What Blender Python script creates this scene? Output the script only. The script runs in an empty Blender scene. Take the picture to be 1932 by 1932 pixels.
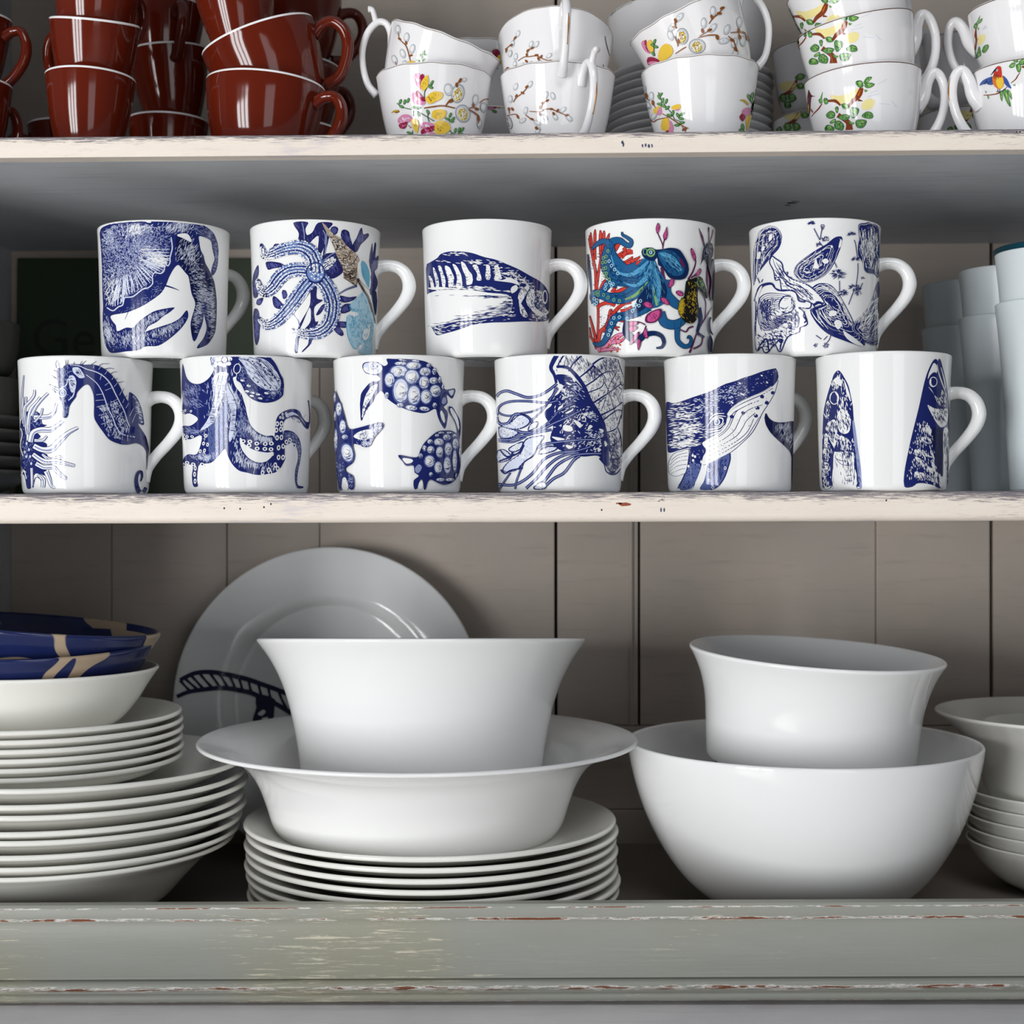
import bpy, math, random
import numpy as np
from mathutils import Vector, Matrix, Euler

# ------------------------------------------------------------------ camera, world, lights, exposure
F, CX, CY, D0 = 2880.0, 966.0, 970.0, 0.945      # focal length in px, horizon, distance camera -> shelf fronts
scene = bpy.context.scene
COL = scene.collection
cam_d = bpy.data.cameras.new('camera'); cam = bpy.data.objects.new('camera', cam_d); COL.objects.link(cam)
cam.location = (0, -D0, 0); cam.rotation_euler = (math.radians(90), 0, 0)
cam_d.sensor_width = 36.0; cam_d.lens = F / 1932 * 36.0
cam_d.shift_y = (CY - 966.0) / 1932
cam_d.clip_start = 0.02; cam_d.clip_end = 50
cam_d.dof.use_dof = True; cam_d.dof.focus_distance = 0.975; cam_d.dof.aperture_fstop = 9.0
scene.camera = cam
world = bpy.data.worlds.new('world'); scene.world = world; world.use_nodes = True
bgn = world.node_tree.nodes['Background']
bgn.inputs[0].default_value = (0.86, 0.92, 1.0, 1); bgn.inputs[1].default_value = 0.07

def area_light(name, loc, target, sx, sy, power, color):
    l = bpy.data.lights.new(name, 'AREA'); l.shape = 'RECTANGLE'; l.size = sx; l.size_y = sy
    l.energy = power; l.color = color
    o = bpy.data.objects.new(name, l); COL.objects.link(o); o.location = loc
    o.rotation_euler = (Vector(target) - Vector(loc)).to_track_quat('-Z', 'Y').to_euler()
    return o
for i_ in range(3):                                # tall glazed door of three lights, low and to the left of the dresser
    area_light('daylight_door', (-2.15 + .34 * i_, -2.0 - .27 * i_, -0.36), (-.35 + .34 * i_, 0.3 - .27 * i_, 0.0), 0.31, 1.4, 24, (0.975, 0.985, 1.0))
area_light('fill_light_right', (0.95, -3.2, -0.42), (0.1, 0.2, -0.12), 1.1, 1.3, 9, (0.95, 0.97, 1.0))  # added low fill from the right for the lower back planks and shelf undersides
area_light('rooflight', (0.35, -1.9, 1.75), (0.0, -0.1, -0.2), 1.3, 0.9, 21, (0.93, 0.96, 1.0))
scene.view_settings.view_transform = 'Standard'; scene.view_settings.look = 'None'
scene.view_settings.exposure = -0.12; scene.view_settings.gamma = 1.0
scene.view_settings.use_curve_mapping = False

# ------------------------------------------------------------------ helpers
def px(u, v, d):
    """point on the ray of photo pixel (u, v) at distance d in front of the camera"""
    return Vector(((u - CX) / F * d, d - D0, (CY - v) / F * d))
def lin(c):
    return tuple(((x / 255) / 12.92 if x / 255 <= 0.04045 else ((x / 255 + 0.055) / 1.055) ** 2.4) for x in c) + (1.0,)
def tag(o, label=None, cat=None, group=None, kind=None):
    if label: o['label'] = label
    if cat: o['category'] = cat
    if group: o['group'] = group
    if kind: o['kind'] = kind
    return o
def empty(name, loc, label=None, cat=None, group=None, rot=(0, 0, 0)):
    o = bpy.data.objects.new(name, None); COL.objects.link(o); o.location = loc; o.rotation_euler = rot
    o.empty_display_size = 0.02
    return tag(o, label, cat, group)
def link(name, me, parent=None, loc=(0, 0, 0), rot=(0, 0, 0)):
    o = bpy.data.objects.new(name, me); COL.objects.link(o); o.location = loc; o.rotation_euler = rot
    if parent: o.parent = parent
    return o
def mesh(name, vs, fs, mats, smooth=True, mi=None):
    me = bpy.data.meshes.new(name); me.from_pydata([tuple(v) for v in vs], [], fs)
    for m in (mats if isinstance(mats, (list, tuple)) else [mats]): me.materials.append(m)
    if mi is not None: me.polygons.foreach_set('material_index', mi)
    me.polygons.foreach_set('use_smooth', [smooth] * len(me.polygons))
    me.update()
    return me
def copy_tree(o, parent=None):
    c = o.copy(); COL.objects.link(c); c.parent = parent
    for ch in o.children: copy_tree(ch, c)
    return c
def catmull(pts, n=6, closed=False):
    P = [np.array(p, float) for p in pts]; N = len(P); out = []
    rng = range(N) if closed else range(N - 1)
    for i in rng:
        if closed: p0, p1, p2, p3 = P[i - 1], P[i], P[(i + 1) % N], P[(i + 2) % N]
        else: p0, p1, p2, p3 = P[max(i - 1, 0)], P[i], P[i + 1], P[min(i + 2, N - 1)]
        for k in range(n):
            t = k / n
            out.append(0.5 * ((2 * p1) + (-p0 + p2) * t + (2 * p0 - 5 * p1 + 4 * p2 - p3) * t * t + (-p0 + 3 * p1 - 3 * p2 + p3) * t ** 3))
    if not closed: out.append(P[-1])
    return out
def lathe(name, prof, mats, seg=96, band=None, wave=None):
    """spin a (r, z) outline; band(i) -> material slot of profile step i"""
    vs, fs, mi = [], [], []
    n = len(prof)
    for (r, z) in prof:
        for k in range(seg):
            a = 2 * math.pi * k / seg
            dz = 0.0
            rr = max(r, 1e-5)
            if wave:
                dz, dr = wave(a, r, z); rr += dr
            vs.append((rr * math.cos(a), rr * math.sin(a), z + dz))
    for i in range(n - 1):
        for k in range(seg):
            k2 = (k + 1) % seg
            fs.append((i * seg + k, i * seg + k2, (i + 1) * seg + k2, (i + 1) * seg + k))
            mi.append(band(i) if band else 0)
    return mesh(name, vs, fs, mats, True, mi)
def china_profile(outer, t, foot=0.002, n=6, inner_floor=None):
    """closed outline of a thin pot: foot ring, smooth outside, rounded lip, inside offset by t"""
    o = [np.array(p) for p in catmull(outer, n)]
    nrm = []
    for i in range(len(o)):
        d = o[min(i + 1, len(o) - 1)] - o[max(i - 1, 0)]; d = d / (np.linalg.norm(d) + 1e-12)
        nrm.append(np.array((-d[1], d[0])))
    inner = [p + q * t for p, q in zip(o, nrm)]
    r0 = o[0][0]
    fl = inner_floor if inner_floor is not None else foot + t
    pr = [(0, foot), (r0 - 2.2 * t, foot), (r0 - 1.6 * t, 0.0003), (r0 - 1.1 * t, 0.0), (r0 - 0.2 * t, 0.0)]
    pr += [(max(p[0], r0), max(p[1], 0.0004)) for p in o]
    a, b = o[-1], inner[-1]; m = (a + b) / 2; u = (a - b) / 2; w = np.array((-u[1], u[0]))
    if w[1] < 0 and abs(w[1]) > abs(w[0]): w = -w
    dd = o[-1] - o[-2]
    if np.dot(w, dd) < 0: w = -w
    for k in range(1, 6):
        an = math.pi * k / 6
        pr.append(tuple(m + u * math.cos(an) + w * math.sin(an)))
    inn = [p for p in inner[::-1] if p[1] > fl + 0.0006 and p[0] > 0]
    pr += [tuple(p) for p in inn]
    rl = inn[-1][0] if inn else r0
    pr += [(rl * 0.93, fl + 0.0002), (rl * 0.6, fl), (0, fl)]
    return pr
def outer_of(prof_outer, n=6):
    return [tuple(p) for p in catmull(prof_outer, n)]
def tube(name, path, radii, mat, seg=12, flat=1.0, flat_axis=None, n=6, caps=True):
    """swept tube; radii per control point; flat scales the section along flat_axis"""
    P = catmull(path, n); m = len(P)
    rr = np.interp(np.linspace(0, len(path) - 1, m), range(len(path)), radii if hasattr(radii, '__len__') else [radii] * len(path))
    vs, fs = [], []
    up = np.array(flat_axis if flat_axis is not None else (0, 1, 0), float)
    for i in range(m):
        d = P[min(i + 1, m - 1)] - P[max(i - 1, 0)]; d = d / (np.linalg.norm(d) + 1e-12)
        b = up - d * np.dot(up, d); b = b / (np.linalg.norm(b) + 1e-12); c = np.cross(d, b)
        for k in range(seg):
            a = 2 * math.pi * k / seg
            vs.append(P[i] + b * math.cos(a) * rr[i] * flat + c * math.sin(a) * rr[i])
    for i in range(m - 1):
        for k in range(seg):
            k2 = (k + 1) % seg
            fs.append((i * seg + k, i * seg + k2, (i + 1) * seg + k2, (i + 1) * seg + k))
    if caps:
        fs.append(tuple(range(seg))[::-1]); fs.append(tuple((m - 1) * seg + k for k in range(seg)))
    return mesh(name, vs, fs, mat)
def box(name, x0, x1, y0, y1, z0, z1, mat, bev=0.0, slope=0.0):
    import bmesh
    bm = bmesh.new()
    bmesh.ops.create_cube(bm, size=1)
    for v in bm.verts:
        v.co = Vector((x0 + (v.co.x + .5) * (x1 - x0), y0 + (v.co.y + .5) * (y1 - y0), z0 + (v.co.z + .5) * (z1 - z0)))
    if bev: bmesh.ops.bevel(bm, geom=bm.edges[:], offset=bev, segments=2, affect='EDGES', profile=0.6)
    for v in bm.verts: v.co.z += slope * v.co.x
    me = bpy.data.meshes.new(name); bm.to_mesh(me); bm.free()
    me.materials.append(mat)
    return me
def extrude_x(name, prof, x0, x1, mat, slope=0.0, smooth=False, nx=2):
    """prof: closed (y, z) outline extruded along x"""
    n = len(prof); vs, fs = [], []
    for i in range(nx):
        x = x0 + (x1 - x0) * i / (nx - 1)
        vs += [(x, y, z + slope * x) for (y, z) in prof]
    for i in range(nx - 1):
        for k in range(n):
            k2 = (k + 1) % n
            fs.append((i * n + k, (i + 1) * n + k, (i + 1) * n + k2, i * n + k2))
    fs.append(tuple(range(n))); fs.append(tuple((nx - 1) * n + k for k in range(n))[::-1])
    me = mesh(name, vs, fs, mat, smooth)
    return me

# ------------------------------------------------------------------ materials
def new_mat(name):
    m = bpy.data.materials.new(name); m.use_nodes = True
    nt = m.node_tree; return m, nt, nt.nodes['Principled BSDF']
def gloss(name, c, rough=0.1, spec=0.5, coat=0.0):
    m, nt, b = new_mat(name)
    b.inputs['Base Color'].default_value = lin(c); b.inputs['Roughness'].default_value = rough
    b.inputs['Specular IOR Level'].default_value = spec
    b.inputs['Coat Weight'].default_value = coat
    return m
def coords(nt, scale=(1, 1, 1), loc=(0, 0, 0), kind='Object'):
    tc = nt.nodes.new('ShaderNodeTexCoord'); mp = nt.nodes.new('ShaderNodeMapping')
    mp.inputs['Scale'].default_value = scale; mp.inputs['Location'].default_value = loc
    nt.links.new(tc.outputs[kind], mp.inputs['Vector']); return mp.outputs['Vector']
def noise(nt, vec, scale, detail=4, rough=0.55, dist=0.0):
    n = nt.nodes.new('ShaderNodeTexNoise'); n.inputs['Scale'].default_value = scale
    n.inputs['Detail'].default_value = detail; n.inputs['Roughness'].default_value = rough
    n.inputs['Distortion'].default_value = dist
    nt.links.new(vec, n.inputs['Vector']); return n.outputs['Fac']
def ramp(nt, fac, lo, hi, inv=False):
    r = nt.nodes.new('ShaderNodeMapRange'); r.interpolation_type = 'SMOOTHSTEP'
    r.inputs['From Min'].default_value = lo; r.inputs['From Max'].default_value = hi
    if inv: r.inputs['To Min'].default_value = 1; r.inputs['To Max'].default_value = 0
    nt.links.new(fac, r.inputs['Value']); return r.outputs['Result']
def math_n(nt, op, a, b):
    n = nt.nodes.new('ShaderNodeMath'); n.operation = op; n.use_clamp = False
    for i, s in enumerate((a, b)):
        if isinstance(s, (int, float)): n.inputs[i].default_value = s
        else: nt.links.new(s, n.inputs[i])
    return n.outputs[0]
def mix(nt, fac, a, b):
    n = nt.nodes.new('ShaderNodeMix'); n.data_type = 'RGBA'
    if isinstance(fac, (int, float)): n.inputs['Factor'].default_value = fac
    else: nt.links.new(fac, n.inputs['Factor'])
    for s, key in ((a, 6), (b, 7)):
        if isinstance(s, tuple): n.inputs[key].default_value = s
        else: nt.links.new(s, n.inputs[key])
    return n.outputs[2]
def bump(nt, b, h, strength=0.3, dist=0.001):
    n = nt.nodes.new('ShaderNodeBump'); n.inputs['Strength'].default_value = strength; n.inputs['Distance'].default_value = dist
    nt.links.new(h, n.inputs['Height']); nt.links.new(n.outputs['Normal'], b.inputs['Normal'])
def sep_z(nt, kind='Object', axis='Z'):
    tc = nt.nodes.new('ShaderNodeTexCoord'); s = nt.nodes.new('ShaderNodeSeparateXYZ')
    nt.links.new(tc.outputs[kind], s.inputs[0]); return s.outputs[axis]

CHINA = gloss('white_china', (240, 240, 239), 0.07, 0.5)
CHINA_WARM = gloss('warm_white_china', (238, 237, 230), 0.09, 0.5)
CHINA_CUP = gloss('teacup_china', (242, 240, 240), 0.08, 0.5)
BROWN = gloss('russet_glaze', (98, 30, 14), 0.09, 0.5)
GOLD = gloss('gilt_line', (176, 122, 48), 0.25, 0.6); GOLD.node_tree.nodes['Principled BSDF'].inputs['Metallic'].default_value = 0.5
GREYCUP = gloss('shaded_grey_stoneware', (96, 94, 92), 0.3, 0.4)  # grey darkened to put the shade by the left panel into the colour
FROST = gloss('frosted_white_glass', (214, 222, 224), 0.3, 0.4)
TEAL = gloss('teal_glaze', (30, 92, 110), 0.2, 0.5)
STICKER = gloss('underside_print', (95, 98, 102), 0.4, 0.3)

def painted_board(name, base, streak, amount, warm, seed):
    """brush-painted board: long streaks along the board, patches and a few scuffs"""
    m, nt, b = new_mat(name)
    v1 = coords(nt, (5, 60, 60), (seed, 0, 0)); v2 = coords(nt, (1, 1, 1), (0, seed, 0))
    s = ramp(nt, noise(nt, v1, 3.0, 6, 0.7), 0.52, 0.72)
    p = ramp(nt, noise(nt, v2, 9.0, 4, 0.6), 0.35, 0.7)
    c = mix(nt, p, lin(base), lin(warm))
    c = mix(nt, math_n(nt, 'MULTIPLY', s, amount), c, lin(streak))
    nt.links.new(c, b.inputs['Base Color']); b.inputs['Roughness'].default_value = 0.5
    bump(nt, b, noise(nt, v1, 4.0, 5, 0.7), 0.25, 0.0008)
    return m
SHELF = painted_board('grey_painted_shelf', (204, 207, 212), (160, 166, 180), 0.6, (194, 197, 200), 1.3)
BACK = painted_board('whitewashed_plank', (190, 179, 168), (152, 144, 140), 0.4, (200, 186, 172), 4.1)
COUNTER = painted_board('pale_counter_paint', (238, 236, 237), (206, 204, 208), 0.4, (226, 224, 226), 7.7)

def edge_mat():
    m, nt, b = new_mat('worn_cream_edge')
    fine = coords(nt, (22, 520, 520), (3.1, 0, 0)); wide = coords(nt, (4, 30, 30), (0.4, 0, 0)); iso = coords(nt, (1, 1, 1))
    z = sep_z(nt, 'Generated', 'Z')
    topw = ramp(nt, z, 0.45, 1.02)
    n1 = noise(nt, fine, 3.2, 7, 0.75, 0.4); n2 = noise(nt, wide, 2.6, 5, 0.65); n3 = noise(nt, iso, 60, 5, 0.7)
    patch = noise(nt, iso, 4.5, 3, 0.6)
    thr = math_n(nt, 'ADD', math_n(nt, 'MULTIPLY', topw, 0.24), math_n(nt, 'MULTIPLY', math_n(nt, 'SUBTRACT', patch, 0.5), 0.40))
    w = ramp(nt, math_n(nt, 'ADD', n1, thr), 0.60, 0.73)
    cream = mix(nt, n2, lin((248, 238, 226)), lin((232, 218, 204)))
    c = mix(nt, ramp(nt, n2, 0.58, 0.75), cream, lin((206, 200, 206)))
    c = mix(nt, w, c, lin((122, 116, 122)))
    c = mix(nt, ramp(nt, math_n(nt, 'ADD', n3, math_n(nt, 'MULTIPLY', topw, 0.10)), 0.72, 0.78), c, lin((70, 62, 70)))
    nt.links.new(c, b.inputs['Base Color']); b.inputs['Roughness'].default_value = 0.55
    bump(nt, b, n1, 0.35, 0.0008)
    return m
EDGE = edge_mat()

def rail_mat():
    m, nt, b = new_mat('worn_sage_paint')
    v1 = coords(nt, (11, 190, 190), (1.7, 0, 0)); v2 = coords(nt, (2.4, 22, 22), (5.0, 0, 0)); v3 = coords(nt, (1, 1, 1)); v4 = coords(nt, (7, 60, 60), (9, 2, 0))
    wz = sep_z(nt, 'Object', 'Z')
    n1 = noise(nt, v1, 3.0, 7, 0.75, 0.5); n2 = noise(nt, v2, 2.4, 4, 0.6); n3 = noise(nt, v3, 5.0, 3, 0.5); n4 = noise(nt, v4, 5.0, 6, 0.7, 0.3)
    base = mix(nt, n2, lin((140, 142, 130)), lin((160, 160, 153)))
    base = mix(nt, ramp(nt, n3, 0.45, 0.7), base, lin((154, 151, 130)))
    w = ramp(nt, math_n(nt, 'ADD', n1, math_n(nt, 'MULTIPLY', math_n(nt, 'SUBTRACT', n3, 0.5), 0.55)), 0.60, 0.67)
    c = mix(nt, math_n(nt, 'MULTIPLY', w, 0.75), base, lin((222, 214, 190)))
    # chips along the arrises (heights in metres where the moulding has its edges)
    tot = None
    for (zc, hw) in RAIL_ARRIS:
        d = math_n(nt, 'ABSOLUTE', math_n(nt, 'SUBTRACT', wz, zc), 0)
        k = ramp(nt, d, hw * 0.35, hw, True)
        tot = k if tot is None else math_n(nt, 'MAXIMUM', tot, k)
    pale = ramp(nt, math_n(nt, 'ADD', n4, math_n(nt, 'MULTIPLY', tot, 0.22)), 0.65, 0.72)
    chip = ramp(nt, math_n(nt, 'ADD', n4, math_n(nt, 'MULTIPLY', tot, 0.22)), 0.72, 0.765)
    c = mix(nt, math_n(nt, 'MULTIPLY', pale, tot), c, lin((228, 226, 220)))
    c = mix(nt, math_n(nt, 'MULTIPLY', chip, tot), c, mix(nt, n1, lin((104, 58, 38)), lin((140, 84, 54))))
    nt.links.new(c, b.inputs['Base Color']); b.inputs['Roughness'].default_value = 0.42
    bump(nt, b, n1, 0.3, 0.0008)
    return m
# ------------------------------------------------------------------ the dresser (one piece of furniture, its boards are parts)
YB = 0.331                                   # back planks
ZF = -0.2747                                 # lower shelf board
ZM, SM = 0.01345, 0.0030                     # middle shelf top, slope
ZU, SU = 0.2362, 0.0082                      # upper shelf top, slope
XL, XR = -0.419, 1.15
RAIL_ARRIS = [(-0.2458, 0.0017), (-0.2834, 0.0034), (-0.2388, 0.0007), (-0.2915, 0.0010)]
RAIL = rail_mat()
def zmid(x): return ZM + SM * x
def zup(x): return ZU + SU * x
floor = link('floor', box('floor', -3, 3, -4, 0.4, -1.2, -1.15, gloss('floor_boards', (232, 226, 216), 0.5)))
tag(floor, kind='structure')
dresser = empty('dresser', (0, 0, -1.15), 'old painted dresser with open shelves, plank back and worn sage rail', 'dresser')
DZ = Vector((0, 0, 1.15))                    # parts are placed in world heights below the empty
def dpart(name, me, parent=None, loc=(0, 0, 0), rot=(0, 0, 0)):
    o = link(name, me, parent or dresser, loc, rot)
    if parent is None: o.location = Vector(loc) + DZ
    return o
def shelf(z, slope, th, low_round, name):
    s = dpart('shelf', box('shelf', XL, XR, 0.012, YB, -th, 0, SHELF, 0.0006), None, (0, 0, z), (0, -slope, 0))
    r1, r2 = 0.0022, low_round
    pr = [(0.0122, 0.0)]
    for k in range(5):
        a = math.pi / 2 * k / 4
        pr.append((r1 - r1 * math.sin(a), -r1 + r1 * math.cos(a)))
    for k in range(6):
        a = math.pi / 2 * k / 5
        pr.append((r2 - r2 * math.cos(a), -th + r2 - r2 * math.sin(a)))
    pr.append((0.0122, -th))
    me = extrude_x('edge_strip', pr, XL, XR, EDGE)
    e = dpart('edge_strip', me, s); e['label'] = 'worn cream painted front edge'
    return s, e
up_shelf, up_edge = shelf(ZU, SU, 0.0131, 0.0006, 'upper')
mid_shelf, mid_edge = shelf(ZM, SM, 0.0185, 0.0048, 'middle')
dpart('bottom_board', box('bottom_board', XL, XR, -0.010, YB, ZF - 0.016, ZF, gloss('dark_shelf_floor', (120, 112, 104), 0.5)))
dpart('side_panel', box('side_panel', XL - 0.02, XL, -0.012, YB + 0.02, ZF, 0.435, SHELF, 0.001))
dpart('side_panel', box('side_panel', XR, XR + 0.02, -0.012, YB + 0.02, ZF, 0.435, SHELF, 0.001))
dpart('top_board', box('top_board', XL - 0.03, XR + 0.03, -0.02, YB + 0.03, 0.435, 0.455, SHELF, 0.001))
dpart('backing', box('backing', XL, XR, YB + 0.012, YB + 0.018, ZF, 0.435, gloss('dark_gap', (22, 18, 16), 0.9)))
def ux(u, d): return (u - CX) / F * d
DB = D0 + YB
cuts = [(XL, 0), (ux(210, DB), .0003), (ux(428, DB), .0004), (ux(603, DB), .0003), (ux(1049, DB), .0013), (ux(1206, DB), .0011),
        (ux(1653, DB), .0003), (ux(1871, DB), .0016), (0.60, .0006), (0.86, .0006), (XR, 0)]
random.seed(3)
for i in range(len(cuts) - 1):
    x0, x1 = cuts[i][0] + cuts[i][1], cuts[i + 1][0] - cuts[i + 1][1]
    dy = random.uniform(0, 0.0012) + (0.0015 if i == 5 else 0)
    me = box('back_plank', x0 - (x0 + x1) / 2, x1 - (x0 + x1) / 2, 0, 0.010, -0.4165, 0.195, BACK, 0.0007)
    dpart('back_plank', me, None, ((x0 + x1) / 2, YB + dy, 0.24))
dpart('back_bead', extrude_x('back_bead', [(0, 0), (-.002, .0008), (-.0028, .002), (-.002, .0032), (0, .004)], 0, 0.611, BACK), None,
      (ux(1200, DB) - .002, YB + .0005, -0.1765), (0, -math.pi / 2, 0))
dpart('back_rail', box('back_rail', XL, XR, YB - 0.0015, YB + 0.012, -0.2462, -0.1772, BACK, 0.0008))
dpart('back_rail', box('back_rail', XL, XR, YB - 0.0035, YB + 0.012, ZF - 0.010, -0.2468, BACK, 0.0008))
# front moulding, heights read from the photograph's rows
def rz(v, y): return (CY - v) / F * (D0 + y)
rp = [(0.006, rz(1699, 0.006)), (-.013, rz(1701, -.013)), (-.0165, rz(1705, -.0165)), (-.018, rz(1711, -.018)), (-.0182, rz(1714, -.0182)), (-.0182, rz(1731, -.0182)), (-.0176, rz(1734, -.0176))]
for k in range(1, 12):
    t = k / 11
    rp.append((-.0165 - .0145 * (1 - math.cos(t * math.pi / 2)) ** 1.1, rz(1735 + 101 * t, -.022)))
rp += [(-.0305, rz(1841, -.0305)), (-.0285, rz(1844, -.0285)), (-.0290, rz(1848, -.0290))]
for k in range(0, 9):
    a = math.pi * k / 8
    rp.append((-.0300 - .0042 * math.sin(a), rz(1859 - 10 * math.cos(a), -.032)))
rp += [(-.0306, rz(1872, -.0306))]
for k in range(0, 6):
    a = math.pi * k / 5
    rp.append((-.0306 - .0026 * math.sin(a), rz(1881 - 8 * math.cos(a), -.031)))
zc = rz(1890, -.0306)
rp += [(-.030, zc), (0.006, zc)]
rail = dpart('front_rail', extrude_x('front_rail', rp, XL, XR, RAIL, 0, True), None, (0, 0, 0), (0, -0.0040, 0))
rail['label'] = 'worn sage green moulded rail'
for p in rail.data.polygons: p.use_smooth = True
m_ = rail.modifiers.new('edges', 'EDGE_SPLIT'); m_.split_angle = math.radians(38)
dpart('countertop', box('countertop', XL - .04, XR + .04, -0.17, YB + .02, zc - 0.03, zc - 0.0025, COUNTER, 0.002))
dpart('base_cabinet', box('base_cabinet', XL, XR, -0.14, YB, -1.15, zc - 0.03, RAIL, 0.003))
# small marks on the shelf fronts
HOLE = gloss('nail_hole', (28, 22, 22), 0.8); CHIP = gloss('bare_wood_chip', (150, 74, 48), 0.7); BLUECHIP = gloss('blue_paint_fleck', (70, 74, 104), 0.6)
def mark(u, v, w, h, mat, parent, slope, z0, seed=0, name='nail_hole'):
    rnd = random.Random(seed * 7 + int(u)); p = px(u, v, D0)
    n = 10; vs = [(0, 0, 0)]
    for k in range(n):
        a = 2 * math.pi * k / n; q = rnd.uniform(0.6, 1.15) if w > 3 else 1
        vs.append((math.cos(a) * w / 2 / 3048 * q, 0, math.sin(a) * h / 2 / 3048 * q))
    fs = [(0, 1 + k, 1 + (k + 1) % n) for k in range(n)]
    dpart(name, mesh(name, vs, fs, mat), parent, (p.x, -0.00015, p.z - z0 - slope * p.x))
for (u, v) in [(423, 959), (453, 960), (498, 957), (511, 951), (1135, 962), (1672, 944)]:
    mark(u, v, 3, 4, HOLE, mid_shelf, SM, ZM)
mark(1178, 951, 26, 8, CHIP, mid_shelf, SM, ZM, 2, 'paint_chip'); mark(1168, 950, 14, 4, CHIP, mid_shelf, SM, ZM, 3, 'paint_chip')
mark(1247, 962, 3, 9, BLUECHIP, mid_shelf, SM, ZM, 4, 'paint_chip'); mark(1253, 962, 3, 8, BLUECHIP, mid_shelf, SM, ZM, 5, 'paint_chip')
for (u, v) in [(1918, 249), (1924, 249)]: mark(u, v, 3, 3, HOLE, up_shelf, SU, ZU)
for (u, v, w, s) in [(1174, 268, 5, 1), (1176, 273, 4, 2), (1212, 275, 4, 3), (1218, 274, 4, 4), (1224, 276, 5, 5), (1230, 275, 4, 6)]: mark(u, v, w, 8, BLUECHIP, up_shelf, SU, ZU, s, 'paint_chip')
# chipped spot under the upper shelf
def underchip(u, v, w, h, ang):
    z = ZU - 0.0131; d = z * F / (CY - v); x = ux(u, d); y = d - D0
    n = 12; rnd = random.Random(int(u)); vs = [(0, 0, 0)]
    for k in range(n):
        a = 2 * math.pi * k / n; q = rnd.uniform(0.55, 1.2)
        vs.append((math.cos(a) * w * q, math.sin(a) * h * q, 0))
    fs = [(0, 1 + (k + 1) % n, 1 + k) for k in range(n)]
    dpart('paint_chip', mesh('paint_chip', vs, fs, HOLE), up_shelf, (x, y, -0.0133), (0, 0, ang))
underchip(1493, 387, .0042, .0028, .2); underchip(1485, 391, .004, .0012, .5); underchip(1502, 384, .004, .0011, .2)
# ------------------------------------------------------------------ pottery prototypes
# mug
MUG_R, MUG_H, MUG_T = 0.0427, 0.0860, 0.0022
MUG_OUT = [(0.0365, 0.0), (0.0388, 0.0012), (0.0399, 0.0045), (0.0403, 0.012), (0.0409, 0.030), (0.0414, 0.050), (0.0419, 0.068), (0.0423, 0.078), (0.0427, 0.0853)]
MUG_PROF = china_profile(MUG_OUT, MUG_T, 0.002, 5)
MUG_ME = lathe('body', MUG_PROF, [CHINA], 128)
# handle in the x-z plane, read from the starfish mug (px from its axis, px above its base)
HP = [(106, 178), (122, 188), (141, 191), (160, 186), (174, 171), (179, 149), (172, 126), (154, 101), (132, 76), (115, 52), (106, 28)]
HPATH = [(a * 0.000345, 0, b * 0.000334) for a, b in HP]
HANDLE_ME = tube('handle', HPATH, [.0054, .0044, .0039, .0041, .0044, .0046, .0043, .0039, .0037, .0038, .0050], CHINA, 16, 1.1)
def sticker_mesh():
    vs, fs = [], []
    def rect(x, y, w, h):
        i = len(vs); vs.extend([(x, y, 0), (x, y + h, 0), (x + w, y + h, 0), (x + w, y, 0)]); fs.append((i, i + 1, i + 2, i + 3))
    r = random.Random(5)
    for row in range(5):
        x = -.014
        while x < .012:
            w = r.uniform(.0012, .004); rect(x, -.016 + row * .0052, w, .0016); x += w + .0012
    return mesh('underside_print', vs, fs, STICKER)
STICK_ME = sticker_mesh()

def mug(u, base_z, dc, handle_deg, label, spin=0):
    x = ux(u, dc)
    e = empty('mug', (x, dc - D0, base_z), label, 'mug', 'printed sea life mugs')
    b = link('body', MUG_ME, e); h = link('handle', HANDLE_ME, e, rot=(0, 0, math.radians(handle_deg)))
    s = link('underside_print', STICK_ME, e, (0, -.002, .0018), (0, 0, spin))
    return e
DCL, DCU = 0.995, 1.005
def lower_mug(u, hd, label, dc=DCL):
    return mug(u, zmid(ux(u, dc)) + .0001, dc, hd, label)
mugs = {}
mugs['seahorse'] = lower_mug(162.5, 2, 'white mug printed with blue seahorse and anemone')
mugs['octopus'] = lower_mug(465.3, 42, 'white mug printed with one large blue octopus')
mugs['turtle'] = lower_mug(753, 2, 'white mug printed with blue sea turtles')
mugs['jelly'] = lower_mug(1056, -3, 'white mug printed with blue jellyfish')
mugs['whale'] = lower_mug(1376.4, 27, 'white mug printed with blue humpback whale')
mugs['sardine'] = lower_mug(1666, 0, 'white mug printed with two upright blue fish heads', 0.982)
ZU2 = MUG_H + 0.0006
def upper_mug(u, hd, label, dz=0):
    return mug(u, zmid(ux(u, DCU)) + ZU2 + dz, DCU, hd, label, spin=.2 + hd)
mugs['crab'] = upper_mug(309.7, 44, 'white mug printed with large blue crab')
mugs['starfish'] = upper_mug(595.2, 0, 'white mug printed with blue starfish, seaweed and spiral shell')
mugs['mackerel'] = upper_mug(919, -4, 'white mug printed with striped blue mackerel lying sideways')
mugs['reef'] = upper_mug(1226.5, 0, 'white mug printed with teal octopus, red coral and pink weed')
mugs['mussel'] = upper_mug(1536.5, -4, 'white mug printed with blue mussels and oyster shells')

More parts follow.
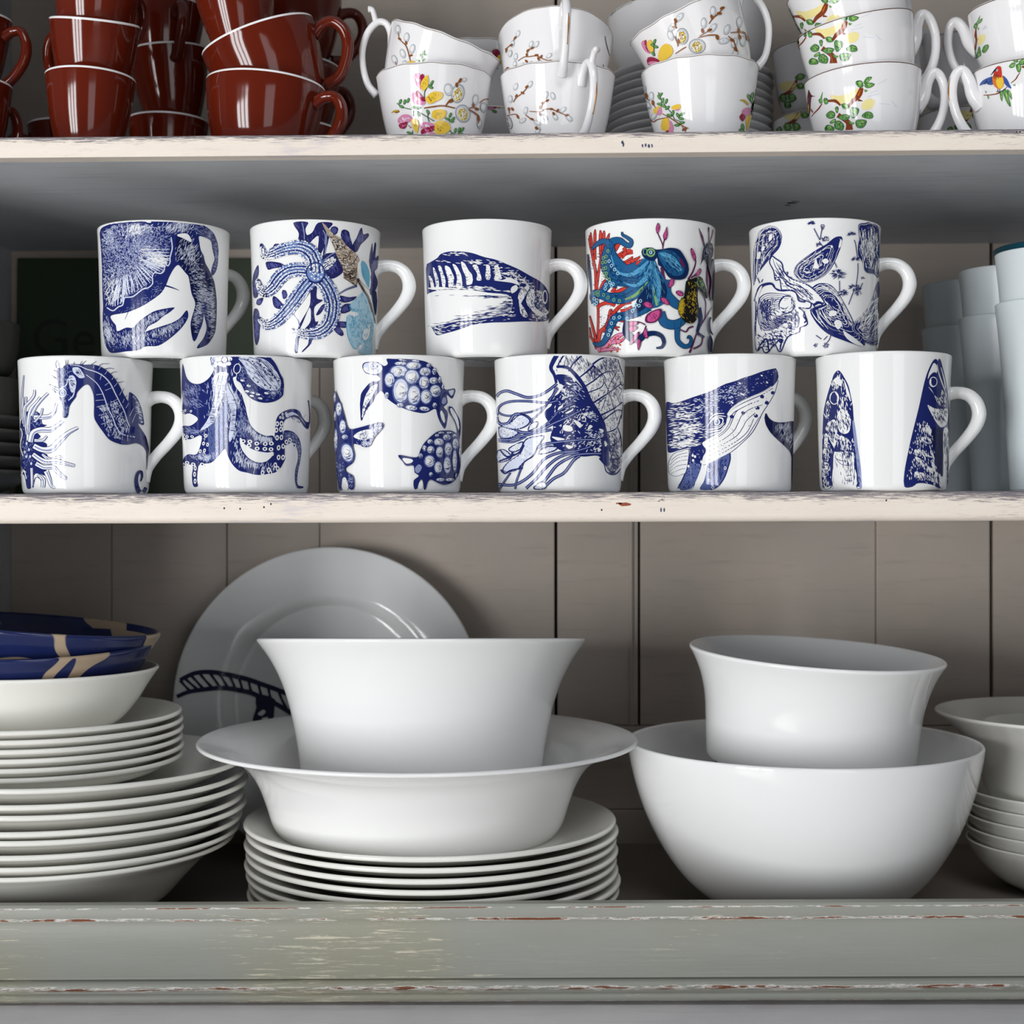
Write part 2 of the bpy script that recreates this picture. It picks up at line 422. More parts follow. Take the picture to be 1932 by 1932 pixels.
# teacups: outside outlines
CUPA_OUT = [(0.0205, 0.0), (0.0220, 0.0022), (0.0252, 0.0062), (0.0298, 0.0150), (0.0334, 0.027), (0.0361, 0.040), (0.0380, 0.052), (0.0393, 0.0600)]
CUPB_OUT = [(0.0205, 0.0), (0.0223, 0.0024), (0.0262, 0.0062), (0.0315, 0.0150), (0.0354, 0.028), (0.0377, 0.042), (0.0385, 0.052), (0.0391, 0.0580)]
CUPS_OUT = [(0.0150, 0.0), (0.0160, 0.0022), (0.0188, 0.0070), (0.0224, 0.0180), (0.0258, 0.032), (0.0282, 0.047), (0.0294, 0.056), (0.0300, 0.0610)]
CUPL_OUT = [(0.0225, 0.0), (0.0238, 0.0022), (0.0282, 0.0065), (0.0332, 0.0150), (0.0367, 0.028), (0.0389, 0.042), (0.0399, 0.050), (0.0400, 0.0555)]
def scallop(amp, n, h):
    def w(a, r, z):
        k = max(0, min(1, (z / h - .55) / .45)); s = math.cos(n * a)
        return (amp * k * s, -amp * .35 * k * s)
    return w
def cup_mesh(out, mats, lip=0, wave=None, t=.0018):
    pr = china_profile(out, t, .0022, 5)
    n_out = 5 + (len(out) - 1) * 5 + 1
    if lip:
        return lathe('body', pr, mats, 96, lambda i: 0 if i < n_out - lip else 1, wave)
    return lathe('body', pr, mats, 96, None, wave)
CUPA_ME = cup_mesh(CUPA_OUT, [CHINA_CUP, GOLD, CHINA_CUP], 0, scallop(.00035, 12, .06))
CUPB_ME = cup_mesh(CUPB_OUT, [CHINA_CUP, GOLD], 0, None)
CUPS_ME = cup_mesh(CUPS_OUT, [BROWN, CHINA_CUP], 2)
CUPL_ME = cup_mesh(CUPL_OUT, [BROWN, CHINA_CUP], 2)
def rim_line(out, mat, w=.0003, wave=None):
    R, H = out[-1]; vs, fs = [], []; n, s = 96, 6
    for k in range(n):
        a = 2 * math.pi * k / n; dz, dr = wave(a, R, H) if wave else (0, 0)
        for j in range(s):
            b = 2 * math.pi * j / s
            rr = R + dr - .0001 + w * math.cos(b); vs.append((rr * math.cos(a), rr * math.sin(a), H + dz + w * math.sin(b)))
    for k in range(n):
        for j in range(s):
            fs.append((k * s + j, ((k + 1) % n) * s + j, ((k + 1) % n) * s + (j + 1) % s, k * s + (j + 1) % s))
    return mesh('gilt_rim', vs, fs, mat)
RIMA_ME = rim_line(CUPA_OUT, gloss('grey_gilt', (150, 140, 128), .35), .00028, scallop(.00035, 12, .06))
RIMB_ME = rim_line(CUPB_OUT, gloss('brown_gilt', (104, 80, 62), .35), .00035)
# handles in x-z
HA = tube('handle', [(.0350, 0, .046), (.0385, 0, .0535), (.0440, 0, .0585), (.0500, 0, .0570), (.0540, 0, .0480), (.0535, 0, .036), (.0490, 0, .0250), (.0420, 0, .0155), (.0340, 0, .0110)],
          [.0033, .0026, .0024, .0024, .0024, .0023, .0022, .0024, .0030], CHINA_CUP, 12, 1.2)
HA_K = tube('thumb_curl', [(.0505, 0, .0565), (.0535, 0, .0610), (.0560, 0, .0640), (.0585, 0, .0635)], [.0022, .0019, .0019, .0023], CHINA_CUP, 10, 1.1)
HA_G = tube('gilt_line', [(.0560, 0.0010, .0470), (.0556, 0.0010, .036), (.0507, 0.001, .0238)], [.0003, .0006, .0003], GOLD, 6)
HB = tube('handle', [(.0340, 0, .0350), (.0400, 0, .0420), (.0432, 0, .0520), (.0480, 0, .0585), (.0530, 0, .0545), (.0548, 0, .0430), (.0522, 0, .0300), (.0455, 0, .0180), (.0370, 0, .0105), (.0280, 0, .0090)],
          [.0056, .0045, .0040, .0037, .0032, .0030, .0030, .0034, .0042, .0052], CHINA_CUP, 14, 1.15)
HB_G = tube('gilt_line', [(.0505, .0006, .0602), (.0555, .0006, .0545), (.0574, .0006, .0430), (.0548, .0006, .0300)], [.0003, .0008, .0008, .0003], GOLD, 6)
HL = tube('handle', [(.0370, 0, .043), (.0440, 0, .0470), (.0520, 0, .0470), (.0570, 0, .0400), (.0570, 0, .0300), (.0510, 0, .0190), (.0430, 0, .0110), (.0330, 0, .0090)],
          [.0050, .0040, .0038, .0040, .0042, .0040, .0040, .0045], BROWN, 12, 1.2)
HS = tube('handle', [(.0270, 0, .048), (.0330, 0, .0520), (.0400, 0, .0520), (.0440, 0, .0440), (.0435, 0, .0340), (.0380, 0, .0240), (.0310, 0, .0170), (.0240, 0, .0150)],
          [.0042, .0034, .0032, .0034, .0035, .0034, .0034, .0040], BROWN, 12, 1.2)
KINDS = {'A': (CUPA_ME, HA, RIMA_ME, CUPA_OUT, 'teacup'), 'B': (CUPB_ME, HB, RIMB_ME, CUPB_OUT, 'teacup'),
         'S': (CUPS_ME, HS, None, CUPS_OUT, 'cup'), 'L': (CUPL_ME, HL, None, CUPL_OUT, 'cup')}
def cup(kind, u, v, d, alpha, beta, hdeg, label, group, on_shelf=False, name=None):
    """rim centre at photo pixel (u, v), distance d; alpha = lean in the picture plane, beta = lean towards the room"""
    me, hm, rm, out, cat = KINDS[kind]
    H = out[-1][1]
    rot = (Matrix.Rotation(math.radians(alpha), 3, 'Y') @ Matrix.Rotation(math.radians(beta), 3, 'X'))
    p = px(u, v, d)
    base = p - rot @ Vector((0, 0, H))
    if on_shelf: base.z = zup(base.x) + .0002
    e = empty(name or {'A': 'teacup', 'B': 'teacup', 'S': 'coffee_cup', 'L': 'coffee_cup'}[kind], base, label, cat, group)
    e.rotation_euler = rot.to_euler()
    link('body', me, e)
    h = link('handle', hm, e, rot=(0, 0, math.radians(hdeg)))
    if kind == 'A': link('thumb_curl', HA_K, h); link('gilt_line', HA_G, h)
    if kind == 'B': link('gilt_line', HB_G, h)
    if rm: link('gilt_rim', rm, e)
    return e
ORD = ('topmost', 'second from the top', 'third from the top', 'fourth from the top', 'fifth from the top', 'sixth from the top', 'seventh from the top', 'eighth from the top', 'ninth from the top', 'tenth from the top', 'eleventh from the top', 'twelfth from the top', 'thirteenth from the top', 'lowest')
# ------------------------------------------------------------------ upper shelf
GA, GB, GC = 'willow pattern teacups on the upper shelf', 'bird pattern teacups on the upper shelf', 'russet cups on the upper shelf'
DT = 1.040
c = {}
c[1] = cup('A', 819, 159, DT, 0, 0, 60, 'willow teacup with big pink and yellow flower spray, lower one of its pair', GA, True)
c[2] = cup('A', 842, 80, DT + .004, 20, 9, 176, 'willow teacup tipped sideways with its handle beside the russet cups', GA)
c[3] = cup('A', 1052, 149, DT, 0, 0, -66, 'willow teacup with catkin sprig, upright with its curled handle towards the room', GA, True)
c[4] = cup('A', 1048, 78, DT + .006, 1, -17, -84, 'willow teacup with catkin sprig, leaning back on the cup below', GA)
c[5] = cup('A', 1320, 136, DT - .012, -2, 0, 118, 'willow teacup with small flower sprays and plain white front', GA, True)
c[6] = cup('A', 1290, 36, DT - .008, -24, 4, 6, 'willow teacup tipped sideways on the plain-fronted cup', GA)
c[7] = cup('B', 1627, 150, DT, -4, 0, -2, 'teacup with green leafy branch, lowest of its stack', GB, True)
c[8] = cup('B', 1612, 52, DT + .002, -11, 3, 4, 'teacup with green leafy branch, middle of its stack', GB)
c[9] = cup('B', 1588, -35, DT + .006, -20, 0, 30, 'teacup with green leafy branch, topmost of its stack', GB)
c[10] = cup('B', 1942, 121, DT - .008, 0, 0, 188, 'teacup with small red and blue bird on a twig', GB, True)
c[11] = cup('B', 1938, 12, DT - .004, -6, 2, 150, 'teacup with leafy twig resting on the bird cup', GB)
# stacks further back
c[12] = cup('B', 1556, 168, 1.155, 0, 0, 60, 'shaded leafy teacup at the back, lowest of a stack behind the leafy cups', GB, True)
c[13] = cup('B', 1556, 100, 1.155, 0, 0, 80, 'shaded leafy teacup at the back, upper of a stack behind the leafy cups', GB)
c[14] = cup('B', 1832, 165, 1.150, 2, 0, 120, 'shaded leafy teacup at the back behind the bird cup, lower of two', GB, True)
c[15] = cup('B', 1836, 88, 1.150, 3, 0, 206, 'shaded leafy teacup at the back behind the bird cup, upper of two', GB)
c[16] = cup('A', 930, 172, 1.150, 0, 0, 10, 'shaded willow teacup at the back, lower of two behind the front pairs', GA, True)
c[17] = cup('A', 926, 104, 1.150, 5, 0, 70, 'shaded willow teacup at the back, upper of two behind the front pairs', GA)
# russet cups
b = {}
b[1] = cup('S', 171, 137, DT - .005, 2, 0, 100, 'small russet cup, lowest of the front stack of three', GC, True)
b[2] = cup('S', 179, 44, DT - .003, 5, 12, 150, 'small russet cup, middle of the front stack of three', GC)
b[3] = cup('S', 185, -48, DT + .002, 6, 8, 60, 'small russet cup, topmost of the front stack of three', GC)
b[4] = cup('L', 502, 160, DT - .004, 4, 0, -18, 'wide russet cup standing upright, white rim, handle beside the willow cups', GC, True)
b[5] = cup('L', 486, 70, DT + .004, -20, 6, -6, 'wide russet cup tipped over on the upright one', GC)
b[6] = cup('S', 437, -55, DT + .02, -8, 0, 90, 'small russet cup perched above the tipped wide cup', GC)
b[7] = cup('S', 318, 178, 1.150, 1, 0, 60, 'shaded russet cup at the back, lowest of the rear stack', GC, True)
b[8] = cup('S', 317, 98, 1.150, -4, 4, 90, 'shaded russet cup at the back, middle of the rear stack', GC)
b[9] = cup('S', 312, 14, 1.150, 2, 0, -60, 'shaded russet cup at the back, topmost of the rear stack', GC)
b[10] = cup('S', -62, 130, 1.05, 0, 0, 60, 'russet cup by the side panel, lower of two', GC, True)
b[11] = cup('S', -62, 34, 1.055, 3, 3, -8, 'russet cup by the side panel, upper of two, handle showing', GC)
b[12] = cup('S', 128, 150, 1.165, 0, 0, 190, 'shaded russet cup behind the front stack of three', GC, True)
b[13] = cup('L', 545, -8, 1.158, 0, 0, 20, 'shaded russet cup high at the back above the wide cups', GC)
b[14] = cup('L', 543, 128, 1.16, 2, 0, 40, 'shaded russet cup at the back behind the wide cups', GC)
b[15] = cup('L', 540, 150, 1.16, 0, 0, 0, 'shaded russet cup at the back, lowest behind the wide cups', GC, True)
# saucers stacked at the back
SAUC = china_profile([(0.030, 0), (0.032, .0018), (0.038, .003), (0.048, .0075), (0.057, .0125), (0.0640, .0165)], .0026, .0018, 4)
SAUC_ME = lathe('saucer', SAUC, [CHINA_CUP], 72)
sx = ux(1300, 1.185); sz = zup(sx)
NS = 14
for i in range(NS):
    o = link('saucer', SAUC_ME, None, (sx + random.uniform(-.001, .001), 1.185 - D0, sz + .0002 + i * .0062), (0, 0, i))
    tag(o, 'white saucer, %s in the tall saucer stack behind the teacups' % ORD[NS - 1 - i], 'saucer', 'stacked saucers behind the teacups')
TOPB = china_profile([(0.035, 0), (0.037, .002), (0.046, .007), (0.056, .022), (0.061, .040), (0.063, .058)], .0025, .002, 4)
tb = empty('bowl', (sx, 1.185 - D0, sz + NS * .0062 + .0012), 'white bowl with blue flower sprig on top of the saucers', 'bowl')
link('body', lathe('body', TOPB, [CHINA_CUP], 72), tb)

# ------------------------------------------------------------------ middle shelf, sides
TUM = china_profile([(0.0215, 0), (0.0228, .001), (0.0236, .006), (0.0262, .045), (0.0298, .095), (0.0330, .125)], .0018, .002, 4)
TUM_ME = lathe('tumbler', TUM, [FROST], 72)
GT = 'frosted tumblers stacked in pairs'
for (u, d, nm) in [(1974, 1.02, 'by the fish head mug'), (1898, 1.095, 'in the middle of the tumblers'), (1823, 1.160, 'deepest in the shelf')]:
    x = ux(u, d); z = zmid(x)
    for k, w in enumerate(('lower', 'upper')):
        o = link('tumbler', TUM_ME, None, (x, d - D0, z + .0002 + k * .0335))
        tag(o, 'frosted white tumbler, %s of the pair %s' % (w, nm), 'tumbler', GT)
d = 1.155; x = ux(2000, d); z = zmid(x)
for k in range(2):
    o = link('tumbler', TUM_ME, None, (x, d - D0, z + .0002 + k * .0335)); tag(o, 'frosted white tumbler under the teal bowl, %s one' % ('lower', 'upper')[k], 'tumbler', GT)
TEALB = china_profile([(0.020, 0), (0.022, .001), (0.034, .006), (0.044, .016), (0.049, .030)], .003, .002, 4)
o = link('bowl', lathe('bowl', TEALB, [TEAL], 72), None, (x, d - D0, z + .0335 + .1195 + .0015)); tag(o, 'dark teal bowl resting on a frosted tumbler', 'bowl')
# dim crockery by the left side panel
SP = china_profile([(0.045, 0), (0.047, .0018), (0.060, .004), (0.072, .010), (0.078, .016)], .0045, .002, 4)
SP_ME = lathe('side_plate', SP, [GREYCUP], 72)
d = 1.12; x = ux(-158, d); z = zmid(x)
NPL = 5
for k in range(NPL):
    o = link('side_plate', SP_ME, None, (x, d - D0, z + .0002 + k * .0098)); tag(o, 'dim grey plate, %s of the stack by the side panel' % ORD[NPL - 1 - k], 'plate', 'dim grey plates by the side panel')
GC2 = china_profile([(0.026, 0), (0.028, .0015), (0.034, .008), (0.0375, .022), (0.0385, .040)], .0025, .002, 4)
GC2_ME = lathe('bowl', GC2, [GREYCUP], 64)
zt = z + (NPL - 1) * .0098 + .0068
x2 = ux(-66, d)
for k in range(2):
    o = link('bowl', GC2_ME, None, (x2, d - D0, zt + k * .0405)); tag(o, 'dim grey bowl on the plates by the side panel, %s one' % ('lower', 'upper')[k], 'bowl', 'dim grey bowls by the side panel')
# dark green board leaning at the back behind the seahorse and crab mugs
pw = (ux(30, 1.265), ux(500, 1.265))
bo = empty('board', ((pw[0] + pw[1]) / 2, 1.262 - D0, zmid(-.28) + .0003), 'dark green lettered board leaning on the planks behind the crab mug', 'board', rot=(-.03, 0, 0))
hw = (pw[1] - pw[0]) / 2
link('panel', box('panel', -hw, hw, 0, .004, 0, .200, gloss('dark_green_enamel', (52, 66, 44), .35), .001), bo)
def letters(txt, size, loc):
    cu = bpy.data.curves.new('lettering', 'FONT'); cu.body = txt; cu.size = size; cu.extrude = .0002
    ob = bpy.data.objects.new('t', cu); COL.objects.link(ob)
    bpy.context.view_layer.update()
    dg = bpy.context.evaluated_depsgraph_get(); me = bpy.data.meshes.new_from_object(ob.evaluated_get(dg)); me.name = 'lettering'
    bpy.data.objects.remove(ob)
    me.materials.clear(); me.materials.append(gloss('dark_lettering', (36, 46, 32), .5))
    link('lettering', me, bo, loc, (math.pi / 2, 0, 0))
letters('Ge', .045, (-hw + .012, -.0003, .118))

# ------------------------------------------------------------------ lower shelf
def pot(name, prof, mats, u, d, z, label, cat, group=None, rot=(0, 0, 0), seg=128, band=None):
    o = link(name, lathe(name, prof, mats, seg, band), None, (ux(u, d), d - D0, z), rot)
    return tag(o, label, cat, group)
def plate_prof(R, h=.018, t=.0034, foot=.58):
    return china_profile([(R * foot, 0), (R * foot + .002, .0016), (R * .70, .0032), (R * .82, h * .42), (R * .93, h * .80), (R, h)], t, .0018, 5)
# centre: dinner plates, serving dish, tall bowl
DCN = 1.062
PC = lathe('dinner_plate', plate_prof(.1275, .0135), [CHINA_WARM], 128)
random.seed(11)
NPC, SPC = 8, .0068
for k in range(NPC):
    dx = [.0012, .0022, .0005, -.0006, .0004, -.0008, .0006, -.0012][k]
    o = link('dinner_plate', PC, None, (ux(816, DCN) + dx, DCN - D0, ZF + .0003 + k * SPC), (0, 0, k * 1.3))
    tag(o, 'white dinner plate, %s in the stack under the wide flared dish' % ORD[NPC - 1 - k], 'plate', 'dinner plates under the flared dish')
zp = ZF + (NPC - 1) * SPC + .0054
DISH = china_profile([(.092, 0), (.0955, .0016), (.1005, .009), (.1050, .023), (.1105, .037), (.1180, .0485), (.1300, .0575), (.1425, .0622), (.1508, .0640)], .0030, .002, 6)
pot('serving_dish', DISH, [CHINA], 790, DCN, zp, 'wide flared white serving dish on the dinner plates', 'dish', seg=160)
TALL = china_profile([(.0740, 0), (.0765, .002), (.0795, .012), (.0825, .030), (.0858, .053), (.0900, .074), (.0965, .095), (.1050, .112), (.1140, .1245)], .0028, .002, 6)
pot('mixing_bowl', TALL, [CHINA], 795, DCN - .004, zp + .0085, 'tall flared white bowl standing in the wide dish', 'bowl', rot=(math.radians(-4.6), 0, 0), seg=160)
# right: round bowl, drum bowl
DCR = 1.070
ROUND = china_profile([(.052, 0), (.056, .0012), (.068, .008), (.084, .022), (.0985, .042), (.1095, .064), (.1170, .086), (.1215, .106), (.1226, .1145)], .0030, .002, 6)
pot('salad_bowl', ROUND, [CHINA], 1514, DCR, ZF + .0003, 'large round white bowl under the drum-shaped bowl', 'bowl', seg=160)
INN = china_profile([(.040, 0), (.043, .001), (.055, .010), (.064, .030), (.068, .055), (.070, .092)], .0028, .002, 5)
pot('bowl', INN, [CHINA], 1530, DCR, ZF + .0058, 'white bowl nested inside the large round bowl', 'bowl')
DRUM = china_profile([(.0690, 0), (.0712, .0015), (.0722, .008), (.0735, .025), (.0752, .042), (.0785, .056), (.0830, .067), (.0876, .0750)], .0030, .002, 6)
dd = pot('serving_bowl', DRUM, [CHINA], 1527, DCR - .006, ZF + .1022, 'drum-shaped white bowl with flared lip tilted on the round bowl', 'bowl', rot=(math.radians(2.5), math.radians(3.2), 0), seg=160)
# far right stack
DFR = 1.120
NB = china_profile([(.034, 0), (.037, .0012), (.049, .008), (.061, .019), (.0680, .029), (.0702, .0345)], .0020, .002, 5)
NB_ME = lathe('bowl', NB, [CHINA_WARM], 96)
for k in range(5):
    o = link('bowl', NB_ME, None, (ux(2010, DFR), DFR - D0, ZF + .0003 + k * .0092), (0, 0, k)); tag(o, 'white cereal bowl, %s in the nested stack beside the large round bowl' % ORD[4 - k], 'bowl', 'nested cereal bowls')
zb = ZF + 4 * .0092 + .0062
FB = china_profile([(.040, 0), (.043, .0015), (.049, .008), (.056, .022), (.063, .042), (.072, .060), (.082, .0715), (.0930, .0800)], .0026, .002, 6)
pot('bowl', FB, [CHINA_WARM], 2012, DFR, zb + .0045, 'flared white bowl on the nested cereal bowls', 'bowl')
CB = china_profile([(.030, 0), (.032, .0012), (.039, .010), (.048, .030), (.0555, .052), (.0600, .0620)], .0025, .002, 5)
pot('bowl', CB, [CHINA_WARM], 2014, DFR, zb + .0100 + .0045, 'small white bowl sitting inside the flared bowl', 'bowl')
# left: big plates and soup bowls, side plates, bowls
DLF = 1.060
xl = ux(119, DLF)
SOUP = china_profile([(.060, 0), (.063, .0015), (.078, .010), (.092, .025), (.106, .039), (.1225, .0480)], .0030, .002, 5)
SOUP_ME = lathe('soup_bowl', SOUP, [CHINA_WARM], 128)
for k in range(2):
    o = link('soup_bowl', SOUP_ME, None, (xl - .006 + .004 * k, DLF - D0, ZF + .0003 + k * .0062), (0, 0, k)); tag(o, 'broad white soup bowl, %s of two at the foot of the big plate stack' % ('lower', 'upper')[k], 'bowl', 'soup bowls under the big plates')
zs = ZF + .0065 + .0368
PL = lathe('dinner_plate', plate_prof(.1240, .0185, .0034, .52), [CHINA_WARM], 128)
for k, q in enumerate([0, .0090, .0145, .0245, .0310, .0410]):
    o = link('dinner_plate', PL, None, (xl + [-.002, .001, -.001, .002, 0, .001][k], DLF - D0, zs + q), (0, 0, k * 1.1))
    tag(o, 'white dinner plate, %s in the big stack below the blue patterned bowls' % ORD[5 - k], 'plate', 'dinner plates in the big stack')
zs2 = zs + .0410 + .0056
PS = lathe('side_plate', plate_prof(.0985, .0150, .0032), [CHINA_WARM], 112)
xs = ux(70, DLF)
NPS = 6
for k in range(NPS):
    o = link('side_plate', PS, None, (xs + [0, .0006, -.0004, .0003, 0, -.001][k], DLF - D0, zs2 + k * .0060), (0, 0, k)); tag(o, 'white side plate, %s in the small stack under the white bowl' % ORD[NPS - 1 - k], 'plate', 'side plates on the big plates')
zs3 = zs2 + (NPS - 1) * .0060 + .0054
WB = china_profile([(.048, 0), (.050, .0012), (.060, .008), (.070, .020), (.0775, .032), (.0838, .0410)], .0028, .002, 6)
pot('bowl', WB, [CHINA_WARM], 66, DLF, zs3, 'plain white bowl on the side plates under blue patterned bowls', 'bowl')

def blue_bowl_mat():
    m, nt, bs = new_mat('blue_and_buff_slip')
    v = coords(nt, (1, 1, 1), (.31, .12, .05))
    n = noise(nt, v, 19.0, 1.0, 0.4, 0.8)
    k = ramp(nt, n, 0.52, 0.535)
    n2 = noise(nt, coords(nt, (1, 1, 1)), 60, 4, .6)
    c_ = mix(nt, k, mix(nt, n2, lin((22, 30, 70)), lin((34, 46, 96))), lin((176, 156, 132)))
    nt.links.new(c_, bs.inputs['Base Color']); bs.inputs['Roughness'].default_value = .16
    return m
BLUEB = blue_bowl_mat()
BB = china_profile([(.034, 0), (.037, .0012), (.052, .008), (.066, .022), (.0760, .038), (.0822, .0500)], .0032, .002, 6)
for k in range(2):
    pot('bowl', BB, [BLUEB], 64 - 2 * k, DLF, zs3 + .0058 + .0010 + k * .0135 + .0015, 'blue and buff patterned bowl, %s of the two' % ('lower', 'upper')[k], 'bowl', 'blue patterned bowls', rot=(math.radians(3 + 2 * k), math.radians(-2 * k), k * 2.1))
# platter with rope print leaning on the planks
PLAT_OUT = [(.066, 0), (.068, .0015), (.078, .003), (.086, .009), (.100, .0125), (.1225, .0165)]
PLAT = china_profile(PLAT_OUT, .0034, .0018, 5)
lean = math.radians(90 - 12)
pe = empty('platter', (ux(620, 1.235), 1.2437 - D0, ZF + .1228), 'large white platter with blue rope print leaning against the planks', 'platter')
pe.rotation_euler = (lean, 0, 0)
link('body', lathe('body', PLAT, [CHINA], 128), pe)
# ------------------------------------------------------------------ printed decoration: flat colour shapes laid on the glaze
PC_ = {'navy': (30, 40, 104), 'deep': (20, 27, 72), 'mid': (84, 98, 150), 'soft': (140, 150, 190), 'pale': (210, 216, 234), 'white': (240, 240, 239),
       'ink': (16, 18, 44), 'kelp': (38, 40, 96), 'kelp2': (84, 88, 150), 'star': (112, 138, 192), 'brown': (112, 90, 72), 'tan': (176, 158, 138), 'dbrown': (52, 40, 36),
       'sky': (92, 168, 200), 'ice': (170, 208, 226), 'teal': (30, 90, 138), 'aqua': (84, 156, 196), 'dteal': (16, 40, 82), 'green': (122, 168, 108),
       'red': (204, 62, 52), 'maroon': (88, 26, 34), 'pink': (196, 78, 138), 'plum': (92, 38, 80), 'olive': (92, 88, 22), 'gold': (196, 164, 44), 'black': (26, 26, 24),
       'leaf': (104, 160, 84), 'dleaf': (42, 92, 52), 'lleaf': (158, 196, 112), 'twig': (140, 84, 40), 'rust': (136, 62, 30), 'yel': (240, 200, 70), 'lyel': (246, 232, 160),
       'rose': (222, 140, 178), 'crim': (156, 30, 70), 'catk': (206, 210, 214), 'grey': (150, 156, 164), 'blue': (62, 92, 164), 'orange': (224, 120, 40), 'haze': (214, 218, 232), 'rope': (24, 30, 66)}
PM = {}
def pmat(k):
    if k not in PM:
        PM[k] = CHINA if k == 'white' else gloss('print_' + k, PC_[k], 0.10, 0.45)
    return PM[k]
def P(s):
    a = [float(q) for q in s.split()]; return list(zip(a[0::2], a[1::2]))
def inside(poly, x, y):
    c_ = False; j = len(poly) - 1
    for i in range(len(poly)):
        xi, yi = poly[i]; xj, yj = poly[j]
        if (yi > y) != (yj > y) and x < (xj - xi) * (y - yi) / (yj - yi) + xi: c_ = not c_
        j = i
    return c_
class Art:
    def __init__(s, ox, oy, sc=6.9, unit=1.0):
        s.ox, s.oy, s.sc, s.k = ox, oy, sc, unit
        s.V, s.Fc, s.layer, s.lay = [], [], 0, []
    def add(s, col, vs, fs, extra=0.0):
        i = len(s.V); s.V += [(float(x), float(y)) for x, y in vs]; s.lay += [s.layer + extra] * len(vs)
        s.Fc += [(tuple(i + q for q in f), col) for f in fs]
    def shape(s, pts, sm=True):
        pts = P(pts) if isinstance(pts, str) else pts
        return [tuple(p) for p in catmull(pts, 4, True)] if sm and len(pts) > 2 else pts
    def fill(s, col, pts, sm=True, step=10.0):
        s.layer += 1
        poly = np.array(s.shape(pts, sm)); step *= s.k
        x0, x1 = poly[:, 0].min(), poly[:, 0].max()
        A = poly; B = np.roll(poly, -1, 0)
        def cross(x):
            m = (A[:, 0] > x) != (B[:, 0] > x)
            if not m.any(): return []
            t = (x - A[m, 0]) / (B[m, 0] - A[m, 0])
            return sorted(A[m, 1] + t * (B[m, 1] - A[m, 1]))
        n = max(3, int((x1 - x0) / step)); xs = np.linspace(x0, x1, n + 1)
        vs, fs = [], []
        def quad(a, b, ya, yb, yc, yd):     # split tall pieces so that they follow the pot
            m = max(1, int(max(yd - ya, yc - yb) / (42 * s.k) + .5))
            for j in range(m + 1):
                t = j / m; vs.extend([(a, ya + (yd - ya) * t), (b, yb + (yc - yb) * t)])
                if j:
                    i = len(vs); fs.append((i - 4, i - 3, i - 1, i - 2))
        def slab(a, b, depth):
            e = (b - a) * 1e-3
            ca, cb = cross(a + e), cross(b - e)
            if len(ca) == len(cb):
                for q in range(0, len(ca) - 1, 2): quad(a, b, ca[q], cb[q], cb[q + 1], ca[q + 1])
            elif depth < 2:
                for q in range(4): slab(a + (b - a) * q / 4, a + (b - a) * (q + 1) / 4, depth + 1)
            else:
                cm = cross((a + b) / 2)
                for q in range(0, len(cm) - 1, 2): quad(a, b, cm[q], cm[q], cm[q + 1], cm[q + 1])
        for a, b in zip(xs[:-1], xs[1:]): slab(a, b, 0)
        s.add(col, vs, fs)
        return [tuple(p) for p in poly]
    def ribbon(s, col, pts, w, extra=0.0):
        """pts: dense polyline, w: widths per point"""
        p = np.array(pts, float); n = len(p)
        d = np.gradient(p, axis=0); L = np.linalg.norm(d, axis=1) + 1e-9; nn = np.stack([-d[:, 1] / L, d[:, 0] / L], 1)
        w = np.array(w, float)[:, None] / 2
        a, b_ = p + nn * w, p - nn * w
        vs = [tuple(q) for q in a] + [tuple(q) for q in b_]
        s.add(col, vs, [(i, i + 1, n + i + 1, n + i) for i in range(n - 1)], extra)
    def line(s, col, pts, w, sm=True, new=True, extra=0.0):
        if new: s.layer += 1
        pts = P(pts) if isinstance(pts, str) else pts
        w = list(w) if hasattr(w, '__len__') else [w] * len(pts)
        if sm and len(pts) > 2:
            n = 5; q = catmull(pts, n); ww = np.interp(np.linspace(0, len(pts) - 1, len(q)), np.linspace(0, len(pts) - 1, len(w)), w)
        else:
            q, ww = [], []
            wq = np.interp(np.linspace(0, 1, len(pts)), np.linspace(0, 1, len(w)), w)
            for i in range(len(pts) - 1):
                a, b_ = np.array(pts[i]), np.array(pts[i + 1]); m = max(1, int(np.linalg.norm(b_ - a) / (25 * s.k)))
                for k in range(m): q.append(a + (b_ - a) * k / m); ww.append(wq[i] + (wq[i + 1] - wq[i]) * k / m)
            q.append(np.array(pts[-1])); ww.append(wq[-1])
        s.ribbon(col, q, ww, extra)
    def lines(s, col, strs, w, sm=True):
        s.layer += 1
        for t in strs.split('/'): s.line(col, t, w, sm, False)
    def outline(s, col, pts, w, sm=True):
        q = s.shape(pts, sm); q = list(q) + [q[0]]
        s.layer += 1; s.ribbon(col, q, [w] * len(q), 0.4)
    def dot(s, col, x, y, rx, ry=None, ang=0.0, new=True, n=9):
        if new: s.layer += 1
        ry = ry or rx; ca, sa = math.cos(ang), math.sin(ang); vs = []
        for k in range(n):
            a = 2 * math.pi * k / n; u, v = rx * math.cos(a), ry * math.sin(a); vs.append((x + u * ca - v * sa, y + u * sa + v * ca))
        s.add(col, vs, [tuple(range(n))], 0.7)
    def dots(s, col, pts, rx, ry=None, ang=0.0):
        s.layer += 1
        for (x, y) in (P(pts) if isinstance(pts, str) else pts): s.dot(col, x, y, rx, ry, ang, False)
    def ring(s, col, x, y, rx, ry, w, ang=0.0, new=True):
        if new: s.layer += 1
        ca, sa = math.cos(ang), math.sin(ang); q = []
        for k in range(19):
            a = 2 * math.pi * k / 18; u, v = rx * math.cos(a), ry * math.sin(a); q.append((x + u * ca - v * sa, y + u * sa + v * ca))
        s.ribbon(col, q, [w] * len(q), 0.8)
